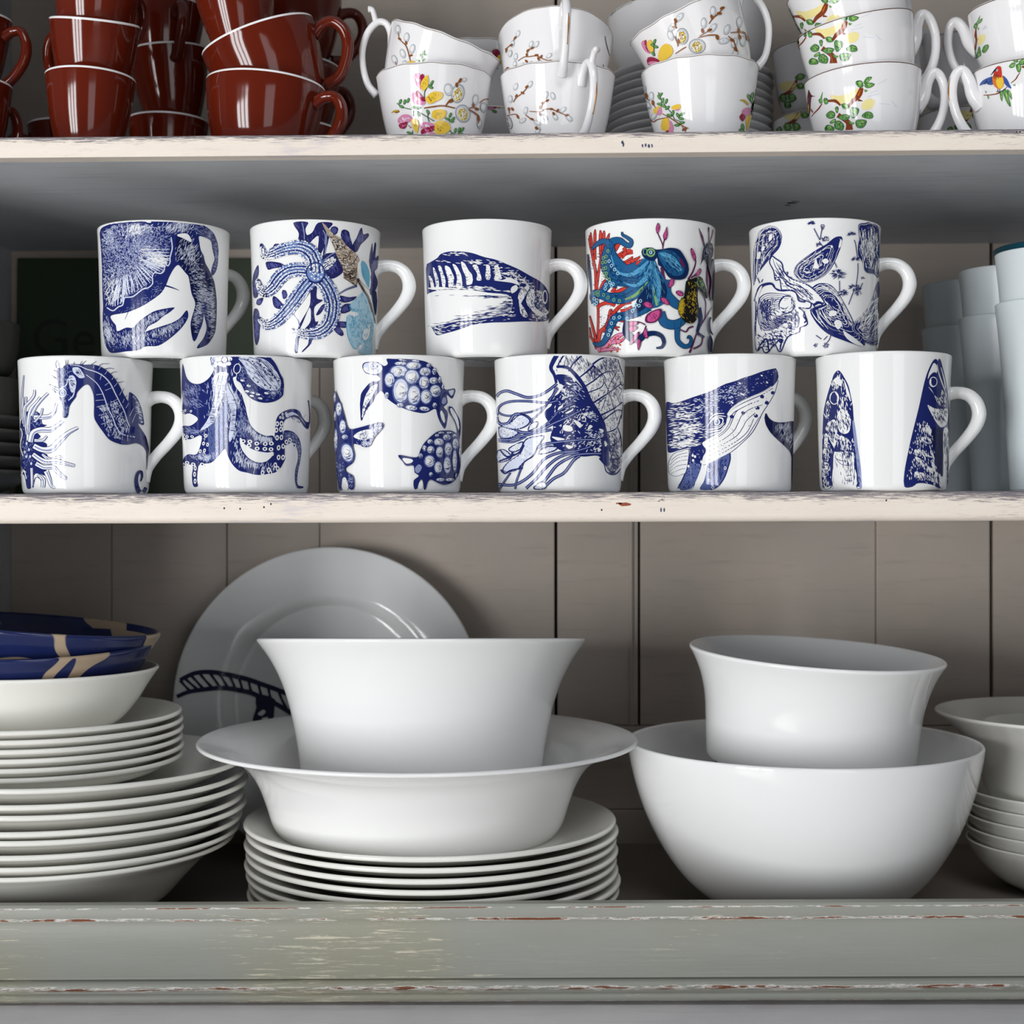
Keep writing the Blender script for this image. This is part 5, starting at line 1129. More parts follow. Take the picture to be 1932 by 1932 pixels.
a.line('navy', '860 220 1000 230 1120 340 1220 480 1290 640 1400 820 1470 960 1510 1140 1560 1330', [30, 40, 50, 50, 46, 46, 44, 40, 20])
a.hatch('navy', bell, '1640 400 50 180 -8 1560 200 70 60 0 1350 300 60 60 0 1620 1300 40 150 0 1450 700 150 200 0 1100 160 140 60 0 1590 1500 60 60 0', 900, 80, 60, 5, 4, .4); a.hatch('navy', bell, '1450 650 150 250 0 1600 1250 50 150 0', 260, 5, 44, 5, 5, .3)
core = a.fill('navy', '850 330 1000 330 1130 420 1240 560 1320 720 1420 900 1490 1100 1540 1300 1540 1500 1480 1480 1400 1380 1200 1390 1000 1340 850 1270 780 1150 820 1000 760 940 700 820 800 720 780 640 900 560 900 440')
a.hatch('white', core, '1000 760 110 120 -30 1050 1000 120 110 0 1100 1200 130 60 0 1350 1200 60 100 0 950 560 50 50 0 1240 850 40 120 60', 260, -38, 46, 9, 6, .5); a.hatch('pale', core, '1150 500 100 120 50 1330 850 50 150 60 1420 1100 40 140 70', 240, 20, 50, 7, 7, .3)
for t in ['880 440 950 470 900 550 890 500', '990 420 1060 450 1040 460 1000 445', '960 740 1030 690 1000 750', '980 820 1080 770 1060 800 1000 830', '950 980 1060 1000 1060 1060 960 1050', '1090 910 1180 960 1170 1020 1110 960', '800 1130 970 1160 900 1190', '980 1240 1080 1260 1020 1290', '1200 830 1270 840 1240 860', '1290 980 1330 1000 1260 1050', '1410 1030 1470 1040 1460 1080', '860 240 1000 260 940 300', '1060 350 1120 380 1090 420', '1480 1180 1520 1230 1490 1260', '1390 1270 1440 1300 1400 1330', '880 760 950 720 900 830']: a.fill('white', t)
def fila(t, w):
    a.line('navy', t, [w * 1.0 + 13] * 2); a.line('soft', t, [w * .55, w * .4]); 
for t, w in [('85 610 130 560 220 535 330 570 480 620 620 600 740 540 870 440', 24), ('860 480 820 590 760 660', 22), ('90 860 110 760 180 700 300 670 500 670 740 690 880 660', 20), ('90 790 150 840 260 860 400 830 560 800 740 720', 14), ('90 870 100 930 160 980 280 1030 450 1080 640 1050 820 960 1000 880 1160 800', 26), ('110 1170 250 1170 400 1130 600 1080 800 1040', 22), ('120 1190 300 1200 470 1130', 14), ('150 970 240 950 330 840 480 870 560 960', 26), ('120 1000 160 1150 400 1090', 16), ('620 1280 700 1230 900 1200 1200 1170 1380 1170', 24), ('640 1370 660 1300 760 1260 860 1270', 16), ('110 1750 300 1760 440 1700 560 1600 650 1480 740 1400 900 1340 1100 1320 1300 1260', 24), ('470 1800 600 1680 720 1540 860 1420 1000 1360 1150 1340', 24), ('640 1790 760 1640 860 1510 1000 1420 1160 1360 1440 1350', 26), ('700 1790 820 1680 960 1600 1080 1440 1160 1380', 26), ('330 1810 350 1700 430 1480', 14), ('120 1820 200 1700 270 1600', 12), ('880 500 700 760 560 900 420 1000', 14), ('1060 700 900 800 740 960 560 1080', 16), ('1160 560 1000 720 830 840', 14)]: fila(t, w)
for t in ['160 990 260 960 380 850 470 870 520 930 460 1000 330 1030', '540 960 620 940 600 1010 500 1050', '130 1010 260 1030 370 1080 270 1140 150 1130', '250 1290 330 1240 430 1200 400 1290 300 1330', '110 1320 200 1310 280 1400 200 1450 110 1450', '460 1180 600 1130 700 1130 620 1260 560 1380 460 1450 330 1570 180 1570 240 1470 400 1350', '640 1350 680 1290 860 1260 840 1310 700 1350', '570 1800 660 1720 720 1740 710 1800']:
    q = a.fill('pale', t); a.outline('navy', t, 16); cx_ = sum(p[0] for p in q) / len(q); cy_ = sum(p[1] for p in q) / len(q); a.hatch('white', q, [(cx_, cy_, 60, 40, 0)], 40, -30, 50, 9, 3, .3); a.hatch('navy', q, [(cx_, cy_, 80, 50, 0)], 26, 80, 30, 4, 4, .5)
a.lines('navy', '140 1300 230 1390 380 1340 450 1240/130 1450 260 1400 330 1360/150 1560 200 1610 280 1570 430 1540/300 1330 280 1400', 22)
a.build(mugs['jelly'], MUG_O, 'jellyfish_print')

# ---- humpback whale
a = Art(1245, 660)
w1 = a.fill('navy', '80 690 200 695 420 620 640 545 840 450 900 430 1000 400 1070 370 1200 330 1350 275 1490 242 1510 240 1540 310 1535 390 1460 480 1320 560 1200 610 1050 680 930 770 880 860 860 960 780 1070 650 1150 550 1215 600 1260 600 1330 560 1400 530 1560 480 1660 440 1790 380 1830 220 1832 280 1700 330 1580 370 1440 380 1290 250 1310 120 1340 95 1250 85 950')
bel = a.fill('white', '555 1215 700 1140 800 1060 860 970 890 880 940 780 1050 695 1200 625 1330 570 1460 490 1535 400 1500 540 1460 620 1400 720 1330 830 1270 960 1190 1090 1060 1220 930 1330 780 1410 620 1490 560 1500 590 1400 612 1310')
a.lines('navy', '560 1500 640 1480 780 1410 930 1330 1060 1222 1190 1092 1270 962 1330 832 1400 722 1462 622 1502 540 1538 400/640 1195 800 1110 900 1010 950 900 1000 800 1120 730 1290 660/640 1260 820 1170 960 1060 1020 950 1070 850 1180 770 1320 720/640 1320 840 1220 1000 1120 1080 1010 1130 920 1240 820/640 1380 860 1270 1040 1160 1150 1050 1220 900/620 1440 820 1340 990 1240 1130 1130 1230 980 1290 880/700 1150 830 1060 900 960 930 880 960 820 1060 760 1200 690/880 890 930 790 1050 710 1200 640 1330 585 1470 500', [5, 11, 8])
a.layer += 1
jl = catmull(P('885 850 940 770 1050 690 1200 620 1330 565 1460 485'), 12)
for i in range(len(jl) - 1):
    x, y = jl[i]; a.line('white', [(x - 8, y - 16), (x + 6, y + 12)], [7, 7], False, False)
a.speck('navy', '900 900 1100 720 1480 560 1300 880 1000 1230 700 1430 900 1100', 170, 3, 6, 4); a.dots('navy', '1270 760 1250 860 1085 820 1330 610 1470 560 1390 690 935 870', 28, 24); a.dots('white', '1255 750 1240 850 1095 805 1270 780', 8, 6)
a.hatch('white', w1, '240 850 110 90 -5 260 1080 120 90 -6 420 1000 70 110 -30 300 1220 120 30 -4', 430, -6, 70, 9, 3, .14); a.hatch('pale', w1, '700 620 160 60 -18 950 560 150 70 -18 600 760 100 80 -12', 260, -8, 40, 6, 5, .4)
a.speck('pale', '850 460 1300 300 1520 260 1440 460 1000 660', 120, 3, 7, 6, .6); a.dots('white', '1040 435 1060 575 1085 585 1325 335 1395 425 935 680 945 690', 16, 10, .5)
a.lines('white', '640 910 700 850 760 830 840 830/650 940 710 880 780 860 860 870/620 1000 650 950 700 905 770 885 820 900 810 960 750 1000 690 1000/610 1080 700 1060 790 1040 840 980/620 1040 700 1030 780 1010 840 950/640 1120 720 1090 800 1060', [5, 17, 6]); a.dot('pale', 745, 940, 40, 44, 0, True, 16); a.dot('navy', 740, 940, 22, 34, 0, True, 14); a.dot('white', 732, 925, 9, 12)
fl = a.fill('white', '375 1300 370 1440 340 1590 300 1620 200 1645 130 1610 110 1540 130 1430 190 1350 280 1320'); a.outline('navy', '375 1300 370 1440 340 1590 300 1620 200 1645 130 1610 110 1540 130 1430 190 1350 280 1320', 7)
a.lines('navy', '150 1440 240 1370 360 1340/130 1500 230 1410 365 1380/125 1550 230 1460 360 1430/130 1580 240 1510 350 1490/150 1610 260 1560 335 1545', 6)
a.fill('mid', '620 1500 760 1430 910 1340 915 1410 880 1530 830 1680 750 1780 660 1820 520 1815 570 1720 600 1620'); f2 = P('620 1500 910 1340 880 1530 750 1780 520 1815 600 1620'); a.hatch('navy', f2, '740 1560 90 120 -20', 240, 105, 60, 7, 6, .3); a.line('navy', '910 1345 915 1420 890 1520 840 1660 760 1775 660 1820', 16); a.dots('white', '850 1540 640 1570 690 1790 640 1700', 18, 22); a.dots('mid', '850 1540 640 1570 690 1790 640 1700', 11, 14)
a.fill('mid', '400 1480 530 1500 500 1640 430 1780 380 1815 260 1815 330 1640'); a.speck('navy', '380 1320 600 1280 500 1640 400 1810 250 1810 340 1620', 110, 5, 11, 8); a.dots('white', '430 1375 435 1440 375 1515 540 1460 460 1390', 15, 19); a.speck('soft', '400 1300 590 1280 520 1560 340 1760', 50, 5, 9, 9)
tl = a.fill('deep', '1365 840 1385 828 1420 890 1490 935 1600 945 1740 930 1745 1000 1745 1300 1735 1600 1722 1840 1718 1500 1700 1350 1640 1270 1540 1180 1440 1080 1380 980 1360 900')
a.hatch('pale', tl, '1640 1080 60 70 0 1600 1000 60 30 0 1690 1200 30 70 0', 130, 105, 60, 4, 10, .15)
a.build(mugs['whale'], MUG_O, 'whale_print')

# ---- two upright fish heads
a = Art(1530, 660)
f1 = a.fill('navy', '350 268 390 290 440 370 490 470 520 600 550 760 560 950 580 1150 600 1350 640 1550 668 1780 590 1785 560 1500 480 1430 320 1330 290 1500 290 1800 150 1800 150 1100 160 850 200 640 260 440 300 320')
a.fill('white', '300 1345 340 1330 560 1340 560 1500 600 1650 570 1790 300 1800 285 1560'); a.fill('white', '350 830 390 775 440 780 500 850 520 940 500 1060 440 1095 370 1060 330 980'); a.fill('white', '205 980 250 930 310 910 340 1000 350 1100 430 1130 440 1190 350 1170 310 1270 270 1220 220 1100'); a.fill('white', '290 400 350 350 380 380 400 470 330 440')
a.fill('white', '430 390 470 470 510 600 520 680 490 620 450 500'); a.fill('white', '195 720 230 660 260 760 240 850 200 870'); a.dot('white', 305, 628, 62, 86, 0, True, 22); a.dot('navy', 300, 628, 44, 62, 0, True, 20)
a.hatch('white', f1, '350 420 40 50 0 430 700 40 100 0 220 1200 40 200 0 460 1260 60 60 0 190 1600 26 150 0', 330, 82, 60, 9, 3, .25); a.hatch('navy', f1, '430 940 60 90 0 280 1080 50 80 0 430 1330 90 60 0 230 760 30 60 0', 320, 78, 60, 8, 4, .3)
a.hatch('navy', '290 1340 580 1340 600 1790 300 1800', '430 1380 90 60 0 500 1560 60 120 0', 120, 88, 70, 6, 5, .12); a.lines('navy', '310 1400 380 1440 470 1450/330 1420 400 1490 520 1510/460 1640 530 1630/460 1700 540 1710/560 1350 570 1500 560 1700', 7)
a.fill('soft', '540 940 570 960 610 1250 660 1600 668 1780 630 1780 600 1500 570 1250'); a.hatch('navy', '540 940 570 960 668 1780 600 1780', '610 1500 20 200 -8', 50, 80, 60, 5, 5, .1)
a.fill('white', '180 1110 225 1120 210 1300 200 1480 215 1560 190 1560 170 1400'); a.hatch('navy', '150 1100 230 1100 230 1800 150 1800', '190 1400 20 180 0', 60, 30, 40, 9, 6, .3)
f3 = a.fill('navy', '1600 128 1640 130 1645 175 1655 125 1685 130 1720 260 1760 430 1790 650 1805 950 1805 1150 1810 1400 1800 1790 1720 1640 1660 1620 1690 1790 1640 1790 1500 1740 1380 1740 1330 1780 1215 1780 1215 1600 1260 1350 1320 1080 1400 760 1480 400 1540 230')
a.fill('white', '1720 1060 1800 1110 1805 1790 1690 1790 1680 1650 1720 1640'); a.fill('white', '1525 330 1560 240 1600 170 1640 220 1640 300 1600 290 1550 330 1520 385'); a.fill('white', '1515 720 1600 760 1700 770 1780 780 1770 950 1700 1010 1640 960 1580 860'); a.fill('white', '1525 480 1580 540 1640 680 1700 740 1760 720 1740 600 1700 520 1680 620 1620 600')
a.lines('white', '1640 190 1660 300 1700 420 1750 560 1760 680/1690 230 1730 380 1750 500', [6, 16, 8]); a.dot('white', 1590, 418, 52, 68, .1, True, 20); a.dot('navy', 1598, 418, 36, 52, .1, True, 18)
for t in ['1350 1300 1450 1310 1520 1360 1580 1400 1500 1390 1380 1340', '1350 1390 1460 1440 1560 1540 1600 1560 1500 1560 1400 1470', '1350 1590 1480 1610 1590 1680 1590 1720 1480 1680 1360 1660', '1330 1780 1420 1750 1520 1745 1620 1785', '1500 1010 1560 1030 1560 1100 1500 1080', '1430 1140 1540 1140 1560 1220 1440 1200']: a.fill('white', t)
a.hatch('white', f3, '1480 1010 50 40 0 1480 1180 80 40 0 1420 1330 80 30 0 1440 1480 80 60 20 1460 1660 90 40 10', 300, 84, 44, 9, 7, .2); a.hatch('navy', f3, '1480 1340 80 40 0 1480 1500 80 50 0 1480 1660 80 40 0 1500 1180 60 40 0 1680 860 60 70 0 1640 640 60 80 0 1720 680 40 50 0', 420, 70, 56, 8, 8, .3); a.hatch('navy', '1700 1060 1810 1060 1810 1790 1690 1790', '1740 1200 30 80 0 1780 1400 20 200 0', 90, 88, 70, 6, 9, .12)
a.fill('deep', '1590 1010 1680 1040 1712 1060 1720 1300 1715 1630 1680 1620 1640 1500 1600 1300 1580 1150'); a.hatch('white', f3, '1610 1640 30 80 -15 1590 1480 14 100 -10', 80, 75, 70, 8, 10, .15)
a.build(mugs['sardine'], MUG_O, 'fish_print')
# ------------------------------------------------------------------ teacup sprays
OA, OB = outer_of(CUPA_OUT, 5), outer_of(CUPB_OUT, 5)
def catkin(x, y, rx, ry, ang=0, yel=False):
    a.dot('grey', x, y, rx * 1.06, ry * 1.06, ang, True, 16); a.dot('catk', x, y, rx * .96, ry * .96, ang, True, 16); a.dot('white', x - rx * .15, y - ry * .1, rx * .62, ry * .62, ang, True, 14)
    if yel:
        a.dot('lyel', x, y + ry * .1, rx * .66, ry * .70, ang, True, 14)
        q = [(x + rx * .7 * math.cos(k) * math.cos(ang) - ry * .75 * math.sin(k) * math.sin(ang), y + ry * .1 + rx * .7 * math.cos(k) * math.sin(ang) + ry * .75 * math.sin(k) * math.cos(ang)) for k in [j * .7 for j in range(9)]]
        a.speck('gold', q, 60, 5, 9, 3); a.speck('twig', q, 24, 4, 7, 4)
def leaflets(t, r=26):
    q = [float(v) for v in t.split()]
    for i in range(0, len(q), 3):
        x, y, an = q[i], q[i + 1], math.radians(q[i + 2])
        a.dot('dleaf', x, y, r * 1.1, r * .56, an, True, 10); a.dot('leaf', x - 2, y - 2, r * .85, r * .38, an, True, 10)
def buds(t, r=22):
    q = [float(v) for v in t.split()]
    for i in range(0, len(q), 3): a.dot('twig', q[i], q[i + 1], r, r * .55, math.radians(q[i + 2]), True, 10)
def ghost(t, r=30):
    q = [float(v) for v in t.split()]
    for i in range(0, len(q), 3): catkin(q[i], q[i + 1], r * .55, r, math.radians(q[i + 2]))
# flower spray cup
a = Art(680, 20)
catkin(1145, 1030, 56, 78, -.2); catkin(1265, 1080, 80, 118, .2, True); catkin(1330, 1340, 92, 112, -.3, True); catkin(1495, 1160, 38, 66, .1); catkin(1350, 900, 22, 26, .4); catkin(1600, 1260, 44, 60, 0); catkin(1545, 1470, 30, 60, 0)
a.lines('twig', '830 1270 960 1250 1080 1240 1230 1270/1110 1235 1160 1170 1200 1150/1410 1270 1470 1260/1400 1285 1480 1330 1540 1390 1525 1470', [16, 22, 14]); a.lines('twig', '1250 1000 1260 950 1300 880/1480 1260 1460 1200/1545 1205 1600 1160 1660 1150', 12); buds('1250 970 80 1295 910 -60 1465 1235 80 1510 1280 20 1180 1180 -30 1530 1410 80 480 1315 -10', 34); a.line('gold', '410 1330 450 1310 500 1300', [6, 26, 20])
a.lines('dleaf', '870 1000 835 1070 840 1180/890 960 920 990 940 920/480 1205 560 1260 680 1290/690 1300 690 1380/740 1310 830 1360 960 1440/880 1300 880 1400 900 1450/680 1560 690 1640/1150 1550 1240 1620 1330 1540', 10)
leaflets('930 940 -60 915 1000 20 525 1185 -70 580 1190 -80 625 1170 -70 540 1250 30 700 1260 0 760 1270 -20 880 1320 60 960 1360 40 760 1350 60 1130 1410 20 1165 1360 -70 1200 1410 -50 1180 1440 10 640 1590 20 660 1620 0 1230 1560 -80 1280 1550 -70 1320 1545 -50 1200 1610 30 1300 1600 20', 32)
for t, c_ in [('700 880 720 820 780 840 800 1020 740 980', 'rose'), ('770 870 810 825 835 870 790 930 800 1030 775 960', 'crim'), ('800 920 870 840 890 920 870 1000 820 1045 785 990', 'yel'), ('670 1080 720 1070 760 1120 830 1160 840 1220 760 1225 680 1180', 'rose'), ('715 1080 750 1040 780 1080 850 1160 820 1185 750 1130', 'crim'), ('850 1140 940 1060 1060 1070 1060 1140 970 1190 900 1215 860 1180', 'yel'), ('495 1420 560 1355 640 1360 680 1420 600 1460 520 1470', 'rose'), ('510 1480 560 1460 620 1450 590 1530 530 1530', 'crim'), ('665 1430 730 1410 765 1480 745 1590 700 1540', 'yel'), ('940 1310 1020 1285 1110 1310 1090 1390 1000 1420 930 1380', 'yel'), ('970 1460 1060 1430 1150 1480 1160 1550 1080 1610 1000 1620 960 1540', 'yel'), ('780 1480 850 1450 960 1480 950 1530 860 1540 790 1530', 'rose'), ('790 1560 860 1520 960 1500 950 1560 860 1590 810 1620', 'crim'), ('810 1610 880 1580 960 1590 950 1640 830 1640', 'rose')]:
    q = a.fill(c_, t); cx_ = sum(p[0] for p in q) / len(q); cy_ = sum(p[1] for p in q) / len(q); a.hatch({'rose': 'white', 'crim': 'rose', 'yel': 'gold'}[c_], q, [(cx_, cy_, 26, 26, 0)], 14, 60, 44, 7, 3, .3)
a.dots('twig', '905 1150 920 1170 890 1130 640 1500 660 1520 1010 1540 1040 1560', 9)
a.build(c[1], OA, 'flower_print', .0003)
a = Art(680, 20)
ghost('605 350 5 555 560 -20 680 500 15 580 710 0 450 640 -20 495 250 -5', 60); a.lines('twig', '500 270 515 370 590 450 620 520 640 600 655 655/460 660 500 760 590 790', [9, 14, 12]); buds('515 370 30 600 420 80 660 585 -20 510 770 20', 26)
a.lines('dleaf', '820 520 800 600 815 690 800 760', 8); leaflets('830 540 -70 840 570 20 795 590 60 830 640 -40 755 650 20 860 690 -30 800 730 60 850 750 20', 26); a.fill('yel', '605 680 650 655 700 660 760 690 690 710 620 720'); a.fill('rose', '610 720 690 705 755 695 740 760 650 770')
a.build(c[2], OA, 'flower_print', .0003)
a = Art(920, 0)
ghost('370 1130 20 555 1100 30 300 1290 0 500 1440 10 460 1570 60 650 1600 -60 745 1530 -50 880 1520 -30 980 1430 50 1060 1540 -50 760 1240 20 850 1250 -20 660 1700 30', 48); catkin(275, 1590, 46, 90, -.35)
a.line('twig', '262 1530 268 1590 285 1650', [10, 26, 12])
a.lines('twig', '340 1330 380 1270 460 1210 540 1115/270 1500 380 1490 415 1550/290 1480 280 1400/550 1450 680 1455 740 1425 840 1425 1020 1500 1050 1495/500 1495 570 1550 610 1570/630 1640 690 1695/700 1420 720 1340 800 1300', [10, 14, 9]); buds('380 1250 -70 460 1210 30 515 1130 -40 330 1420 60 285 1420 80 400 1520 60 580 1550 20 690 1400 80 690 1490 60 860 1480 60 910 1440 -60 1030 1500 -20 720 1340 -20 775 1310 -30 640 1670 40 830 1420 10', 27); a.lines('dleaf', '340 1770 355 1730 370 1770', 8)
a.build(c[3], OA, 'catkin_print', .0003)
a = Art(920, 0)
ghost('400 440 20 330 570 10 370 740 10 360 840 0 440 850 60 560 840 20 690 830 -10 800 730 50 880 820 -50 570 580 20 640 580 30 300 700 10', 44)
a.lines('twig', '340 530 370 490/300 590 330 570/245 690 250 640 300 590/400 795 480 745 540 740 640 730 700 760 820 800 850 790/360 850 430 900/230 920 270 880 300 930/520 740 530 660 600 620', [9, 13, 8]); buds('365 495 -50 315 590 -20 250 650 80 515 720 80 510 800 50 640 720 0 665 770 60 700 740 -60 820 795 0 420 895 20 275 890 30 530 660 -40 585 630 -30', 26)
a.build(c[4], OA, 'catkin_print', .0003)
a = Art(920, 0); a.lines('ink', '1525 470 1550 600 1590 740/1500 840 1510 880', [8, 10, 5]); a.build(c[4], OA, 'twig_print', .0003)
a = Art(1180, 0, 6.44)
ghost('230 1090 0 320 1170 0 280 1280 -30 350 1410 30', 52); a.lines('twig', '205 1150 250 1180 300 1230/340 1260 370 1310/450 1380 560 1440 680 1520 770 1560/290 1430 340 1480 400 1450 520 1425/690 1530 740 1610', [9, 15, 8]); buds('260 1160 70 340 1250 80 720 1570 -20', 34); a.lines('dleaf', '405 1120 430 1200 500 1300 560 1370 600 1450/600 1450 680 1480/420 1270 500 1310', 9)
leaflets('430 1150 -40 415 1180 60 455 1220 -70 500 1230 -70 420 1265 10 470 1290 20 515 1310 -40 580 1370 -80 640 1400 60 690 1385 -30 680 1440 10 690 1490 -10 630 1520 0 540 1400 20', 32)
sp_ = [('345 1330 420 1285 440 1310 400 1370 360 1375', 'yel'), ('430 1295 450 1360 420 1400 385 1380', 'rose'), ('560 1300 640 1265 680 1290 650 1330 590 1330', 'yel'), ('600 1335 660 1320 640 1345', 'rose'), ('440 1500 460 1445 530 1440 540 1560 480 1590 440 1560', 'yel'), ('540 1460 590 1540 570 1620 530 1620', 'rose'), ('490 1600 530 1580 530 1625 490 1625', 'crim'), None, ('1410 1350 1460 1310 1520 1320 1510 1390 1430 1400', 'rose'), ('1380 1420 1420 1380 1460 1420 1420 1475', 'crim'), ('1460 1440 1530 1400 1500 1500 1470 1600', 'yel'), ('1590 1080 1610 1080 1600 1200 1580 1250', 'crim')]
for q_ in sp_:
    if q_ is None: a.build(c[5], OA, 'flower_print', .0003); a = Art(1180, 0, 6.44); continue
    a.fill(q_[1], q_[0])
a.line('gold', '1385 1215 1440 1225 1490 1270', [8, 30, 24]); leaflets('1500 1180 60 1540 1160 -80 1530 1220 70 1560 1260 -60 1545 1320 80 1540 1370 70 1420 1540 80 1410 1590 30', 38)
a.build(c[5], OA, 'flower_print', .0003)
a = Art(1180, 0, 6.44)
ghost('660 210 40 550 430 -20 950 280 0 1060 140 0 1230 360 20 1060 340 40 1190 500 80 1320 520 20 1380 270 0 1420 500 0 1330 660 10 570 330 40', 62); catkin(690, 440, 70, 96, -.1, True); catkin(870, 560, 96, 84, .1, True)
a.lines('twig', '600 230 605 290 610 350/600 440 640 540 630 560/610 650 700 590 740 570/880 460 1000 430 1110 430 1130 470/900 440 1000 380/1010 290 1060 220 1130 160 1180 100/1270 400 1380 390 1450 410 1510 530/1240 440 1300 490 1330 560 1360 630/1370 400 1385 470', [10, 16, 9]); buds('610 250 60 600 330 20 650 500 80 935 375 70 1020 365 -20 1045 210 70 1135 165 10 1170 100 -20 1110 460 60 1370 370 80 1380 450 70 1290 490 20 1470 460 70 1330 600 60', 32)
for t, c_ in [('200 520 240 485 270 560 310 650 240 610', 'rose'), ('235 500 260 485 265 560 300 640 255 580', 'crim'), ('265 520 310 480 345 560 345 650 290 600', 'yel'), ('275 700 340 690 420 740 330 790 275 770', 'crim'), ('280 760 330 740 400 750 330 790', 'rose'), ('400 680 430 580 490 530 560 560 580 640 500 720 430 740', 'yel')]: a.fill(c_, t)
leaflets('360 500 -70 340 545 30 375 565 20 345 650 60', 30); a.lines('dleaf', '360 520 350 640', 8)
a.build(c[6], OA, 'flower_print', .0003)
# leafy branch cups
def leaf(t, dark=True):
    p_ = P(t) if isinstance(t, str) else t; q = a.fill('dleaf', p_); cx_ = sum(p[0] for p in p_) / len(p_); cy_ = sum(p[1] for p in p_) / len(p_)
    a.fill('leaf', [(cx_ + (x - cx_) * .86, cy_ + (y - cy_) * .86) for x, y in p_]); a.fill('lleaf', [(cx_ + (x - cx_) * .5 + 6, cy_ + (y - cy_) * .5 - 6) for x, y in p_])
    a.hatch('dleaf', q, [(cx_, cy_, 22, 22, 0)], 12, 40, 40, 6, 2, .5)
def branchcup(dx, dy, full=True):
    global a
    a = Art(1460, 0, 6.0375)
    T = lambda t: [(x + dx, y + dy) for x, y in P(t)]
    a.fill('lyel', T('640 1090 760 1090 900 1040 960 1000 940 1090 860 1150 760 1180')); a.fill('lyel', T('1000 1190 1060 1130 1150 1140 1120 1230 1020 1250')); a.layer += 1
    for t in ['1060 1100 1200 1070', '1100 1060 1180 1030', '1180 960 1290 900', '1200 1180 1320 1190', '1340 1150 1400 1220', '1080 1120 1150 1140']: a.line('haze', T(t), [6, 22, 6], True, False)
    a.line('rust', T('1000 1000 980 1060 950 1110 890 1160 850 1220'), [44, 62, 56, 44, 24]); a.line('rust', T('620 1150 700 1150 760 1200'), [24, 36, 20]); a.line('orange', T('985 1030 960 1090'), [8, 12]); a.line('rust', T('960 1140 1010 1150'), [30, 8]); a.line('rust', T('550 1180 510 1240 460 1290 430 1330'), [12, 16, 12, 6]); a.line('rust', T('730 1310 790 1350 850 1400 860 1480'), [60, 50, 60, 90])
    for t in ['930 930 1000 920 1020 990 960 990', '1020 940 1060 880 1120 880 1090 920 1040 960', '1030 970 1080 940 1150 960 1100 1000 1050 1000', '1030 1020 1070 1030 1040 1050', '510 1140 540 1120 560 1160 530 1180', '570 1120 610 1120 625 1170 590 1190 570 1160', '595 1310 650 1260 700 1290 690 1340 630 1350', '700 1220 740 1220 730 1290 705 1270', '740 1330 800 1300 870 1320 830 1370 760 1360', '880 1220 970 1240 950 1310 900 1350 870 1290', '1000 1320 1060 1270 1120 1290 1130 1340 1060 1350', '930 1380 990 1360 1060 1380 1020 1450 950 1450', '690 1410 740 1370 800 1420 790 1480 710 1470', '590 1440 630 1420 690 1450 680 1490 590 1490', '640 1390 700 1350 710 1380 660 1410', '770 1190 830 1180 860 1230 800 1240', '850 1380 920 1400 880 1420']: leaf(T(t))
    a.line('leaf', T('540 1130 560 1050'), [20, 4])
    a.fill('maroon', T('400 1020 430 1080 480 1100 430 1110 425 1230 400 1330 380 1220 390 1100')); a.fill('gold', T('395 1200 410 1200 408 1300 398 1310')); a.line('rust', T('430 1240 450 1280'), [8, 14])
branchcup(0, 0); a.build(c[7], OB, 'branch_print', .0001)
branchcup(-180, -760); a.build(c[8], OB, 'branch_print', .0001)
branchcup(-400, -960); a.build(c[9], OB, 'branch_print', .0001)
# bird
a = Art(1740, 0, 7.43)
a.lines('rust', '860 1335 960 1330 1060 1310 1130 1270 1190 1220/1245 1165 1310 1110 1340 1060 1370 1020', [10, 18, 10]); a.line('rust', '1400 930 1430 945', 30)
for t in ['1250 830 1300 795 1350 830 1330 880 1280 860', '1215 930 1260 880 1310 880 1290 940 1240 955', '1310 920 1350 890 1390 920 1380 1000 1340 1010', '1350 870 1400 830 1450 830 1450 900 1380 910', '910 1340 945 1350 930 1395', '1270 1190 1310 1180 1300 1210', '885 1270 905 1290 895 1310']: leaf(t)
a.fill('blue', '805 1200 850 1130 940 1085 1000 1080 1000 1180 940 1190 900 1170'); a.fill('blue', '1130 1060 1190 1110 1230 1190 1255 1240 1200 1220 1150 1160'); a.hatch('ink', '805 1200 850 1130 1000 1080 1000 1180', '920 1150 50 30 -20', 30, -25, 40, 6, 2, .2)
for t in ['1090 1290 1130 1280 1130 1420 1100 1380', '1130 1280 1180 1260 1245 1490 1190 1440', '1190 1250 1250 1310 1260 1400 1210 1330']: leaf(t)
a.fill('orange', '1000 1060 1060 1030 1120 1050 1150 1130 1140 1210 1080 1250 1010 1200 985 1120'); a.fill('yel', '1050 1080 1120 1080 1145 1150 1130 1220 1080 1240 1040 1170'); a.fill('red', '1030 960 1070 925 1110 945 1120 1010 1110 1090 1050 1070 1000 1080 1010 1020'); a.hatch('rust', '985 1040 1120 940 1140 1150 1010 1200', '1030 1080 40 50 0', 40, 70, 40, 7, 3, .3)
a.line('ink', '965 1055 1010 1000 1050 960', [4, 20, 30]); a.dot('white', 1052, 985, 14, 17); a.dot('ink', 1050, 985, 8, 9); a.lines('ink', '1060 1250 1070 1290/1090 1250 1090 1290/1040 1285 1100 1290', 9)
a.build(c[10], OB, 'bird_print', .0001)
a = Art(1740, 0, 7.43)
a.fill('lyel', '780 520 870 480 880 560 800 640'); a.line('haze', '840 420 900 370', [6, 50]); a.line('rust', '755 400 750 500 760 570 740 700', [14, 36, 26, 30]); a.line('rust', '760 560 795 550', [26, 6])
